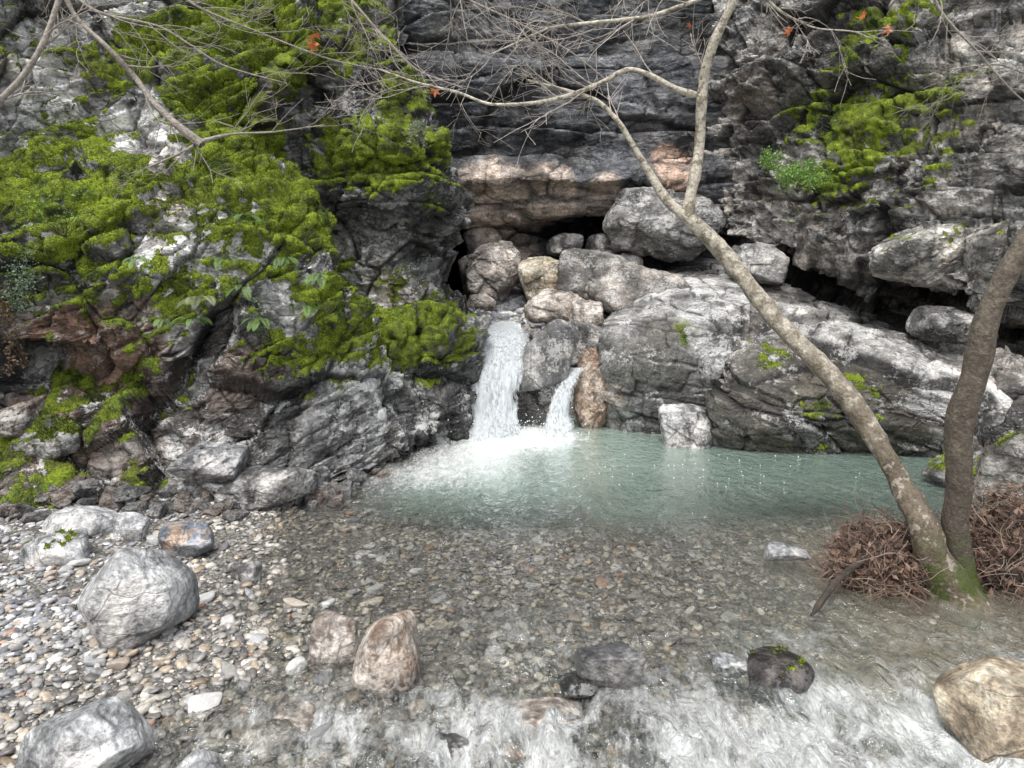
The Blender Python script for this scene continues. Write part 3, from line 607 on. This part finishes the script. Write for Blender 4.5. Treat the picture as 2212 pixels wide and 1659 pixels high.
me=mesh_np('upper_stream',np.stack([x,y,z],1),gridF(90,60),{"foam":.75*sstep(8.5,7.7,y)+.25,"murk":np.full(len(x),.15),"chop":x*0+.6,"silt":x*0+.5,"cap":x*0+1})
obj('upper_stream',me,MAT['water'],"stream running to the lip of the falls","water","structure")
# ---------------------------------------------------------------- waterfalls
def fall(pts,n,m,seed,yoff,dens,bulge=.07,xn=.05):
    rows=catmull(np.array([[at(a,v,d),at(b,v,d)] for a,b,v,d in pts]),n)
    t=np.linspace(0,1,m)[None,:,None]
    G=rows[:,:1]*(1-t)+rows[:,1:]*t
    P=G.reshape(-1,3).copy()
    tt=np.tile(np.linspace(0,1,m),n); vv=np.repeat(np.linspace(0,1,n),m)
    lump=fbm(np.stack([P[:,0]*7,P[:,2]*2.2,P[:,0]*0+seed],1),4,seed)-.5
    P[:,1]+= -bulge*np.sin(tt*math.pi)+bulge*2.6*lump+yoff
    P[:,0]+=xn*(fbm(P*np.array([5,5,3]),3,seed+9)-.5)
    P[:,2]+=.05*(fbm(P*np.array([9,2,0.1]),2,seed+19)-.5)*(vv<.3)
    edge=np.minimum(tt,1-tt)*2+1.0*(fbm(P*np.array([7,3,5]),5,seed+3,.6)-.5)
    de=dens+1.2*sstep(-.05,.5,edge)-1.2+.25*vv
    return P,gridF(n,m),de
wf=bpy.data.objects.new('waterfall',None); COL.objects.link(wf); wf.location=at(1080,935,7.1)
wf["label"]="white waterfall pouring in two strands around a boulder"; wf["category"]="waterfall"
def addfall(name,pts,seed,m,dens,label,bulge=.07,xn=.05):
    Vs=[];Fs=[];Ds=[];o=0
    for k in range(2):
        P,F,de=fall(pts,120,m,seed+k*5,k*.05,dens-(.25*(1-k)),bulge,xn)
        Vs.append(P);Fs.append(F+o);Ds.append(de);o+=len(P)
    P=np.concatenate(Vs)-np.array(wf.location)
    me=mesh_np(name,P,np.concatenate(Fs),{"dens":np.concatenate(Ds)})
    ob=obj(name,me,MAT['fall'],label,parent=wf)
addfall('main_strand',[(1030,1112,696,8.0),(1022,1136,712,7.66),(1014,1150,742,7.38),(1010,1136,795,7.15),(1006,1120,850,7.03),(1000,1118,900,6.95),(960,1128,955,6.78)],5,100,1.25,"broad white curtain of falling water",.09)
addfall('side_strand',[(1222,1266,796,7.25),(1210,1254,812,7.14),(1196,1242,850,7.02),(1182,1236,895,6.95),(1164,1252,950,6.83)],15,44,1.15,"short white spill over orange rock",.03,.02)
def dots(name,centers,R,mat,label,cat):
    D,F=ico(1); n=len(centers)
    V=(D[None]*R[:,None,None]+centers[:,None,:]).reshape(-1,3); FF=(F[None]+(np.arange(n)*len(D))[:,None,None]).reshape(-1,3)
    return obj(name,mesh_np(name,V,FF),mat,label,cat,"stuff")
r=np.random.default_rng(9)
a=r.normal(size=(340,3))*np.array([.26,.1,.1])+np.array([.08,6.85,.03]); a[:,2]=np.abs(a[:,2])
b=np.stack([r.normal(1.5,.6,60),r.normal(5.7,.4,60),np.full(60,.008)],1); b=b[(b[:,1]<6.2)&(b[:,1]>5)]
cc=np.concatenate([a,b]); dots('bubbles',cc,np.concatenate([r.uniform(.003,.008,len(a)),r.uniform(.003,.006,len(b))]),MAT['drop'],"white splash drops and bubbles on the pool","bubbles")
# ---------------------------------------------------------------- moss tufts
Pm=np.concatenate([m[0] for m in MOSS]);Nm=np.concatenate([m[1] for m in MOSS]); r=np.random.default_rng(4)
nb=220000; i=r.integers(0,len(Pm),nb)
base=Pm[i]+r.normal(0,.004,(nb,3)); nn=Nm[i]+r.normal(0,.45,(nb,3))+np.array([0,0,.15]); nn/=np.linalg.norm(nn,axis=1,keepdims=True)
side=np.cross(nn,r.normal(size=(nb,3))); side/=np.linalg.norm(side,axis=1,keepdims=True)+1e-9
hh=r.uniform(.005,.017,nb)[:,None]; ww=r.uniform(.002,.005,nb)[:,None]
V=np.stack([base-side*ww,base+side*ww,base+nn*hh],1).reshape(-1,3)
big=fbm(base*3.2,5,8,.65)[:,None]; mixf=np.clip((big-.38)*3.6+r.normal(0,.28,(nb,1)),0,1)
c=np.array([.035,.056,.006])*(1-mixf)+np.array([.34,.43,.022])*mixf
brown=(fbm(base*1.5+30,4,88,.6)>.57)[:,None]&(r.random((nb,1))<.35); c=np.where(brown,np.array([.12,.10,.03])*(.5+mixf),c)
me=mesh_np('moss',V,np.arange(nb*3).reshape(-1,3),{"base_col":np.repeat(c,3,0)},smooth=False)
obj('moss',me,MAT['mossb'],"patchy yellow-green moss covering the rocks","moss","stuff")
# ---------------------------------------------------------------- tubes
def tube(pts,rad,sides=8,rough=0,seed=0):
    pts=np.asarray(pts,float); n=len(pts); rad=np.asarray(rad,float)
    T=np.gradient(pts,axis=0); T/=np.linalg.norm(T,axis=1,keepdims=True)+1e-9
    ref=np.array([0.13,1,.21]); A=np.cross(T,ref); A/=np.linalg.norm(A,axis=1,keepdims=True)+1e-9; Bv=np.cross(T,A)
    th=np.linspace(0,2*math.pi,sides,endpoint=False)
    ring=A[:,None]*np.cos(th)[None,:,None]+Bv[:,None]*np.sin(th)[None,:,None]
    V=pts[:,None]+ring*rad[:,None,None]
    if rough:
        q=fbm(V.reshape(-1,3)*9+seed,4,seed).reshape(n,sides)-.5; q2=fbm(V.reshape(-1,3)*3+seed,2,seed+4).reshape(n,sides)-.5
        V=pts[:,None]+ring*(rad[:,None]*(1+rough*q+rough*1.1*q2))[:,:,None]
    a=np.arange(n*sides).reshape(n,sides); b=np.roll(a,-1,1)
    F=np.stack([a[:-1],b[:-1],b[1:],a[1:]],-1).reshape(-1,4)
    return V.reshape(-1,3),F
def join(parts):
    o=0;Vs=[];Fs=[]
    for V,F in parts: Vs.append(V);Fs.append(F+o);o+=len(V)
    return np.concatenate(Vs),np.concatenate(Fs)
def path(lst,n,k=1.0):
    P=np.array([list(at(u,v,d))+[w/2/FPX*d*k] for u,v,d,w in lst]); Q=catmull(P,n); return Q[:,:3],Q[:,3]
def grow(start,dr,L,r0,lev,out,r,wander=.16,up=.02,kids=(2,5)):
    n=max(5,int(L/.05)); p=start.copy(); dr=dr/np.linalg.norm(dr); pts=[p.copy()]; curv=r.normal(0,.06,3)
    for i in range(n):
        if r.random()<.3: curv=r.normal(0,wander*.5,3)
        dr=dr+curv+r.normal(0,wander*.4,3)+np.array([0,0,up]); dr/=np.linalg.norm(dr); p=p+dr*L/n; pts.append(p.copy())
    pts=np.array(pts); out.append((pts,np.linspace(r0,max(r0*.3,.0012),len(pts))))
    if lev>0:
        for k in range(r.integers(*kids)):
            i=int(r.uniform(.15,.95)*(len(pts)-1)); t=pts[min(i+1,len(pts)-1)]-pts[max(i-1,0)]; t/=np.linalg.norm(t)
            q=r.normal(size=3)*np.array([1,.7,1]); q-=t*(q@t); q/=np.linalg.norm(q)
            grow(pts[i],t*.8+q*.65,L*r.uniform(.35,.7),max(r0*.6*(1-.5*i/len(pts)),.0015),lev-1,out,r,wander,up,kids)
def twigs_on(pts,rads,count,L,r,lev=2,i0=.1,bias=None,rk=.5):
    out=[]
    for k in range(count):
        i=int(r.uniform(i0,1)*(len(pts)-2)); t=pts[i+1]-pts[i]; t/=np.linalg.norm(t)+1e-9
        q=r.normal(size=3)*np.array([1,.6,1]); q-=t*(q@t); q/=np.linalg.norm(q)
        d=t*.7+q*.7
        if bias is not None: d=d+bias
        grow(pts[i],d,L*r.uniform(.5,1.2),min(rads[i]*rk,.0055),lev,out,r)
    return out
r=np.random.default_rng(31)
tree=bpy.data.objects.new('bare_tree',None); COL.objects.link(tree); tree.location=(2.2,3.5,0.05)
tree["label"]="leaning bare plane tree with two mottled trunks over the pool"; tree["category"]="tree"; T0=np.array(tree.location)
def tadd(name,parts,mat,label=None,**k):
    V,F=join(parts); return obj(name,mesh_np(name,V-T0,F),mat,label,parent=tree)
W=.82
t1=path([(2090,1345,3.42,150),(2062,1290,3.45,122),(2028,1225,3.45,92),(1990,1130,3.5,76),(1948,1045,3.6,68),(1893,950,3.7,61),(1832,860,3.8,57),(1768,785,3.9,52),(1692,708,4.0,48),(1622,622,4.1,44),(1570,555,4.2,42),(1528,508,4.2,42),(1486,470,4.2,34)],200,W)
fR=path([(1520,498,4.2,28),(1488,470,4.2,30),(1492,425,4.2,25),(1503,370,4.2,26),(1512,310,4.2,24),(1514,240,4.15,25),(1520,170,4.1,23),(1543,90,4.0,24),(1585,0,3.9,22),(1622,-100,3.8,20),(1650,-300,3.7,14)],110,.88)
fL=path([(1520,500,4.2,26),(1480,468,4.2,25),(1440,432,4.25,21),(1402,372,4.3,17),(1368,315,4.3,15),(1335,262,4.3,13),(1290,218,4.3,10),(1230,197,4.3,8),(1140,173,4.3,5)],80,.88)
lb=path([(1516,208,4.15,18),(1460,192,4.1,15),(1405,163,4.1,13),(1355,150,4.1,12),(1300,178,4.1,11),(1240,203,4.1,12),(1160,222,4.1,10),(1060,225,4.1,8),(990,200,4.1,7),(900,178,4.1,5),(820,150,4.1,3)],90,W)
l2=path([(1570,-30,3.9,14),(1505,0,3.9,11),(1400,36,3.9,10),(1290,48,3.9,9),(1190,60,3.9,7),(1110,95,3.9,5),(1030,130,3.9,3)],60,W)
l3=path([(1600,-60,3.85,12),(1680,20,3.9,7),(1760,60,4,5),(1850,70,4.1,4),(1930,110,4.2,3)],50,W)
t2=path([(2085,1300,3.5,100),(2066,1200,3.5,74),(2062,1130,3.48,66),(2072,1060,3.45,64),(2070,990,3.42,62),(2072,920,3.4,60),(2092,850,3.35,58),(2115,770,3.3,56),(2132,690,3.25,56),(2165,610,3.2,55),(2215,530,3.15,56),(2300,400,3.1,50),(2370,200,3.0,44),(2400,-100,2.9,34)],160,W)
tadd('trunk',[tube(*t1,28,.5,3)],MAT['bark'],"leaning mottled trunk with mossy base")
tadd('trunk',[tube(*t2,26,.35,8)],MAT['bark_dark'],"darker upright trunk curving outward")
for nm,q in (('limb',fR),('limb',fL),('limb',lb),('limb',l2),('limb',l3)): tadd(nm,[tube(*q,14,.5,5)],MAT['bark'])
o=[]
o+=twigs_on(*lb,12,.6,r,2,.15,np.array([-.25,0,.15])); o+=twigs_on(*l2,11,.6,r,2,.1,np.array([-.3,0,0])); o+=twigs_on(*fL,5,.4,r,1,.45,np.array([-.2,0,.1]),.4)
o+=twigs_on(*fR,5,.6,r,2,.45,np.array([.1,0,.1]),.3); o+=twigs_on(*l3,8,.5,r,2,.1,np.array([.3,0,-.1])); o+=twigs_on(*t2,4,.5,r,1,.55,None,.1)
tadd('twigs',[tube(p,q,5) for p,q in o],MAT['twig'],"fine bare grey twigs")
def leaf_mesh(n,c0,size,r,cup=.3):
    ang=np.linspace(0,2*math.pi,15)[:-1]; rad=np.array([1,.45,.85,.4,.7,.35,.3,.12,.3,.35,.7,.4,.85,.45])
    Vs=[];Fs=[];o=0;C=[]
    for k in range(n):
        s=size[k]; M=np.linalg.qr(r.normal(size=(3,3)))[0]
        L=np.stack([np.cos(ang)*rad,np.sin(ang)*rad,cup*(rad**2)*r.uniform(-1,1)+.1*r.normal(size=14)],1)
        V=np.concatenate([[[0,0,0]],L])@M.T*s+c0[k]; a=np.arange(14)+1
        F=np.stack([np.zeros(14,int),a,np.roll(a,-1)],1)+o; o+=15
        Vs.append(V);Fs.append(F);c=np.array([.5,.16,.05])*r.uniform(.7,1.3); C.append(np.tile(c,(15,1)))
    return np.concatenate(Vs),np.concatenate(Fs),np.concatenate(C)
def leaves(pts,parent,name='leaf',d0=T0):
    c=np.array([at(*p[:3]) for p in pts]); s=np.array([p[3] for p in pts])
    V,F,C=leaf_mesh(len(pts),c,s,r); obj(name,mesh_np(name,V-d0,F,{"base_col":C},smooth=False),MAT['leaf'],"withered orange leaves" ,parent=parent)
leaves([(940,195,4.1,.05),(1705,68,3.95,.045),(1865,30,4.1,.05),(1920,62,4.1,.05),(1490,55,4.0,.03),(1372,340,4.3,.02),(1855,38,4.1,.03)],tree,'dry_leaves')
def branch(paths,label,seed,tw,leafp=None):
    rr=np.random.default_rng(seed); ps=[path(p,60,W) for p in paths]; org=ps[0][0][0]
    e=bpy.data.objects.new('overhanging_branch',None); COL.objects.link(e); e.location=org; e["label"]=label; e["category"]="branch"
    V,F=join([tube(*p,10,.35,seed) for p in ps]); obj('limb',mesh_np('limb',V-org,F),MAT['twig'],None,parent=e)
    o=[]
    for p,(c,L,b) in zip(ps,tw): o+=twigs_on(*p,c,L,rr,2,.15,np.array(b),.5)
    V,F=join([tube(p,q,5) for p,q in o]); obj('twigs',mesh_np('twigs',V-org,F),MAT['twig'],None,parent=e)
    if leafp: leaves(leafp,e,'dry_leaves',org)
branch([[(90,-120,4.1,12),(160,30,4.2,13),(230,100,4.2,14),(290,165,4.3,15),(330,220,4.3,17),(380,268,4.3,18),(437,312,4.3,22)],[(435,305,4.3,12),(500,290,4.3,7),(590,285,4.3,5),(700,270,4.35,3)],[(420,315,4.3,10),(370,340,4.3,6),(310,365,4.25,3)],[(60,-100,4.2,9),(200,20,4.3,8),(350,60,4.4,6),(480,140,4.5,5),(620,180,4.6,3)],[(300,-90,4.4,8),(420,10,4.5,7),(560,70,4.6,5),(720,130,4.7,4),(880,160,4.8,3)]],
 "bare grey branch with fine twigs hanging before mossy rock",5,[(7,.5,(.3,0,.05)),(5,.4,(.3,0,.1)),(3,.3,(-.1,0,0)),(8,.6,(.25,0,-.1)),(8,.6,(.3,0,-.05))],[(680,75,4.6,.08),(676,95,4.6,.07)])
branch([[(-120,330,3.3,18),(-20,235,3.4,17),(45,170,3.4,15),(95,90,3.4,14),(135,-30,3.4,13),(150,-150,3.4,10)]],"smooth pale bare branch arching upward",6,[(4,.4,(.1,0,.1))])
branch([[(600,-150,4.4,9),(740,-20,4.4,8),(820,70,4.4,6),(900,150,4.4,5),(1000,190,4.4,3)],[(900,-120,4.3,9),(1000,-10,4.3,8),(1100,40,4.3,6),(1230,110,4.3,4),(1330,190,4.3,3)]],"tangle of thin bare twigs above the falls",8,[(10,.55,(.1,0,-.1)),(10,.55,(.1,0,-.05))])
branch([[(1980,-120,3.6,9),(2030,20,3.6,8),(2110,110,3.6,6),(2180,190,3.6,5),(2260,260,3.6,4)],[(2260,180,3.7,8),(2160,140,3.7,5),(2050,150,3.75,3)]],"thin bare twigs hanging before the cliff",9,[(6,.4,(.1,0,-.1)),(4,.4,(-.2,0,0))])
s=path([(1752,1330,3.2,5),(1770,1306,3.25,14),(1802,1262,3.35,17),(1850,1220,3.48,15),(1900,1195,3.55,10)],60)
V,F=tube(*s,14,.9,4); c0=V.mean(0); obj('driftwood',mesh_np('driftwood',V-c0,F),MAT['dark_wood'],"dark wet driftwood stick leaning from debris into water","driftwood",loc=c0)
r=np.random.default_rng(55)
lobes=[((1.98,3.62,.09),(.25,.2,.19)),((1.86,3.6,.02),(.16,.16,.11)),((2.60,3.6,.06),(.27,.22,.2)),((2.85,3.8,.16),(.30,.26,.24)),((2.3,3.8,.05),(.28,.16,.13))]
parts=[];cols=[]
for (c,e) in lobes:
    D,F=ico(4); V=D*np.array(e)*.68*(1+.8*(fbm(D*3+c[0],3,2)-.5))[:,None]+np.array(c)
    parts.append((V,F)); cols.append(np.tile((.03,.021,.016),(len(V),1)))
V,F=join(parts); nV=len(V)
SV=[];SF=[];SC=[];o=0
for k in range(4600):
    c,e=lobes[r.integers(0,5)]; c=np.array(c);e=np.array(e)
    d=r.normal(size=3); d/=np.linalg.norm(d); p=c+d*e*r.uniform(.6,1.25)
    if p[2]<-.02: p[2]=abs(p[2])*.3
    t=np.cross(d,r.normal(size=3)); t=t/np.linalg.norm(t)+np.array([0,0,-.6])*(r.random()<.55)+d*.25
    L=r.uniform(.04,.3); n=5; pts=[p]
    for j in range(n): t=t+r.normal(0,.4,3); t/=np.linalg.norm(t); pts.append(pts[-1]+t*L/n)
    v,f=tube(np.array(pts),np.linspace(r.uniform(.001,.003) if r.random()<.93 else .005,.001,n+1),4)
    f=np.concatenate([f[:,[0,1,2]],f[:,[0,2,3]]]); SV.append(v);SF.append(f+o);o+=len(v)
    SC.append(np.tile((np.array([.14,.09,.065]) if r.random()<.72 else np.array([.25,.19,.145]))*r.uniform(.3,1.5),(len(v),1)))
for k in range(4600):
    c,e=lobes[r.integers(0,5)]; c=np.array(c);e=np.array(e); d=r.normal(size=3); d/=np.linalg.norm(d); p=c+d*e*r.uniform(.7,1.15)
    if p[2]<-.01: continue
    a=r.normal(size=3);a/=np.linalg.norm(a); b=np.cross(a,r.normal(size=3)); b/=np.linalg.norm(b); s1=r.uniform(.01,.03); s2=s1*r.uniform(.4,.9)
    v=np.array([p-a*s1,p+b*s2,p+a*s1+d*.01,p-b*s2]); SV.append(v);SF.append(np.array([[0,1,2],[0,2,3]])+o);o+=4
    SC.append(np.tile(np.array([.16,.10,.07])*r.uniform(.25,1.8),(4,1)))
V2=np.concatenate(SV);F2=np.concatenate(SF)+nV
V=np.concatenate([V,V2]);F=np.concatenate([F,F2]);C=np.concatenate(cols+SC)
obj('flood_debris',mesh_np('flood_debris',V,F,{"base_col":C},smooth=False),MAT['debris'],"tangle of brown roots and dead leaves around the trunk","debris","stuff")
# ---------------------------------------------------------------- plants
def leaflets(P,dirs,nrm,L,W,c):
    n=len(P); s=np.cross(dirs,nrm); s/=np.linalg.norm(s,axis=1,keepdims=True)+1e-9
    V=np.stack([P,P+dirs*L[:,None]*.45+s*W[:,None],P+dirs*L[:,None],P+dirs*L[:,None]*.45-s*W[:,None]],1).reshape(-1,3)
    return V,np.arange(n*4).reshape(-1,4),np.repeat(c,4,0)
def fern(u,v,d,size,seed,label="small green fern growing from a rock crevice",nf=8,col=(.10,.17,.04)):
    r=np.random.default_rng(seed); o0=at(u,v,d); P=[];D=[];N=[];L=[];C=[]
    for k in range(nf):
        a=r.uniform(0,6.28); dr=np.array([math.cos(a)*.9,-abs(math.sin(a))*.7-.15,r.uniform(.2,.9)]); dr/=np.linalg.norm(dr); p=np.zeros(3); S=size*r.uniform(.6,1.1); side=np.cross(dr,[0,0,1]);side/=np.linalg.norm(side)
        cc=np.array(col)*r.uniform(.6,1.5)
        for j in range(22):
            dr=dr+np.array([0,0,-.08]); dr/=np.linalg.norm(dr); p=p+dr*S/22; w=S*.2*math.sin(math.pi*(.12+.85*j/22))
            for sg in (-1,1):
                q=side*sg+dr*.35; P.append(p.copy());D.append(q/np.linalg.norm(q));N.append(np.cross(side,dr));L.append(w);C.append(cc)
            P.append(p-dr*S/22);D.append(dr);N.append(np.cross(side,dr));L.append(S/18);C.append(cc*.6)
    L=np.array(L);V,F,C=leaflets(np.array(P),np.array(D),np.array(N),L,np.minimum(L*.16,.0045)+.0008,np.array(C))
    obj('fern',mesh_np('fern',V,F,{"base_col":C},smooth=False),MAT['leaf'],label,"fern",loc=o0)
for k,(u,v,d,s) in enumerate([(430,650,4.65,.24),(415,690,4.6,.18),(690,600,5.2,.22),(610,560,5.05,.18),(520,620,4.9,.18),(530,470,5.0,.17),(660,660,5.2,.17),(560,690,5.0,.17),(300,560,4.75,.14),(480,560,4.9,.15),(350,690,4.65,.14)]):
    fern(u,v,d,s,300+k,col=(.15,.24,.07) if k!=0 else (.22,.26,.14))
def bush(name,u,v,d,e,n,seed,col,label,cat="plant",ls=(.015,.03)):
    r=np.random.default_rng(seed); o0=at(u,v,d); e=np.array(e)
    cl=r.normal(size=(14,3)); cl/=np.linalg.norm(cl,axis=1,keepdims=True); cl*=r.uniform(.3,.9,(14,1))
    i=r.integers(0,14,n); P=(cl[i]+r.normal(0,.17,(n,3)))*e
    D=r.normal(size=(n,3))+np.array([0,-.3,.3]);D/=np.linalg.norm(D,axis=1,keepdims=True); N=r.normal(size=(n,3)); L=r.uniform(*ls,n)
    C=np.array(col)*r.uniform(.5,1.6,(n,1)); V,F,C=leaflets(P,D,N,L,L*.3,C)
    st=[]
    for k in range(14):
        q=np.linspace(0,1,6)[:,None]; pts=np.array([0,.15,-e[2]*.7])*(1-q)+cl[k]*e*q+r.normal(0,.006,(6,3)); st.append(tube(pts,np.linspace(.003,.0012,6),4))
    SV_,SF_=join(st); nv=len(V); V=np.concatenate([V,SV_]);F=np.concatenate([F,SF_+nv]);C=np.concatenate([C,np.tile((.08,.06,.04),(len(SV_),1))])
    obj(name,mesh_np(name,V,F,{"base_col":C},smooth=False),MAT['leaf'],label,cat,loc=o0)
bush('shrub',1735,380,7.6,(.3,.22,.24),3000,1,(.18,.30,.07),"light green leafy shrub on the cliff face",ls=(.015,.035))
bush('shrub',1665,350,8.0,(.16,.15,.15),1000,2,(.18,.30,.07),"small light green shrub on the cliff face",ls=(.015,.03))
bush('ivy',110,460,4.6,(.3,.1,.22),170,3,(.14,.25,.07),"trailing green ivy on mossy rock",ls=(.015,.03))
bush('shrub',40,610,4.3,(.22,.12,.2),900,4,(.13,.18,.11),"grey-green herb clump hanging on the cliff",ls=(.01,.022))
bush('shrub',570,690,5.05,(.12,.1,.26),220,5,(.12,.21,.06),"thin leafy herb on the rock",ls=(.01,.022))
bush('shrub',905,290,6.4,(.12,.1,.14),500,6,(.2,.23,.17),"grey-green tuft on the buttress",ls=(.012,.035))
bush('ivy',20,720,4.3,(.12,.1,.3),400,9,(.14,.09,.055),"withered brown creeper hanging on the cliff",ls=(.008,.03))
# ---------------------------------------------------------------- light, camera
w=bpy.data.worlds.new("World"); bpy.context.scene.world=w; w.use_nodes=True; nt=w.node_tree; nt.nodes.clear()
sky=nt.nodes.new('ShaderNodeTexSky'); sky.sky_type='NISHITA'; sky.sun_disc=False; sky.sun_elevation=math.radians(62); sky.sun_rotation=math.radians(200); sky.air_density=1.0; sky.dust_density=4; sky.ozone_density=1
hs=nt.nodes.new('ShaderNodeHueSaturation'); hs.inputs['Saturation'].default_value=.4
bg=nt.nodes.new('ShaderNodeBackground'); bg.inputs[1].default_value=.26; ow=nt.nodes.new('ShaderNodeOutputWorld')
nt.links.new(sky.outputs[0],hs.inputs['Color']); nt.links.new(hs.outputs[0],bg.inputs[0]); nt.links.new(bg.outputs[0],ow.inputs[0])
sl=bpy.data.lights.new('sun','SUN'); sl.energy=2.4; sl.angle=math.radians(20); sl.color=(1,.99,.975); so=bpy.data.objects.new('sun',sl); COL.objects.link(so)
el=math.radians(62); az=math.radians(200); dv=Vector((math.sin(az)*math.cos(el),math.cos(az)*math.cos(el),math.sin(el)))
so.rotation_euler=dv.to_track_quat('Z','Y').to_euler()
cam=bpy.data.cameras.new('camera'); cam.sensor_width=36; cam.lens=36*FPX/2212; cam.shift_y=-(829.5-HOR)/2212; cam.clip_end=300; cam.clip_start=.05
co=bpy.data.objects.new('camera',cam); COL.objects.link(co); co.location=(0,0,EYE); co.rotation_euler=(math.radians(90),0,0); bpy.context.scene.camera=co
sc=bpy.context.scene; sc.view_settings.view_transform='Standard'; sc.view_settings.look='None'; sc.view_settings.exposure=0
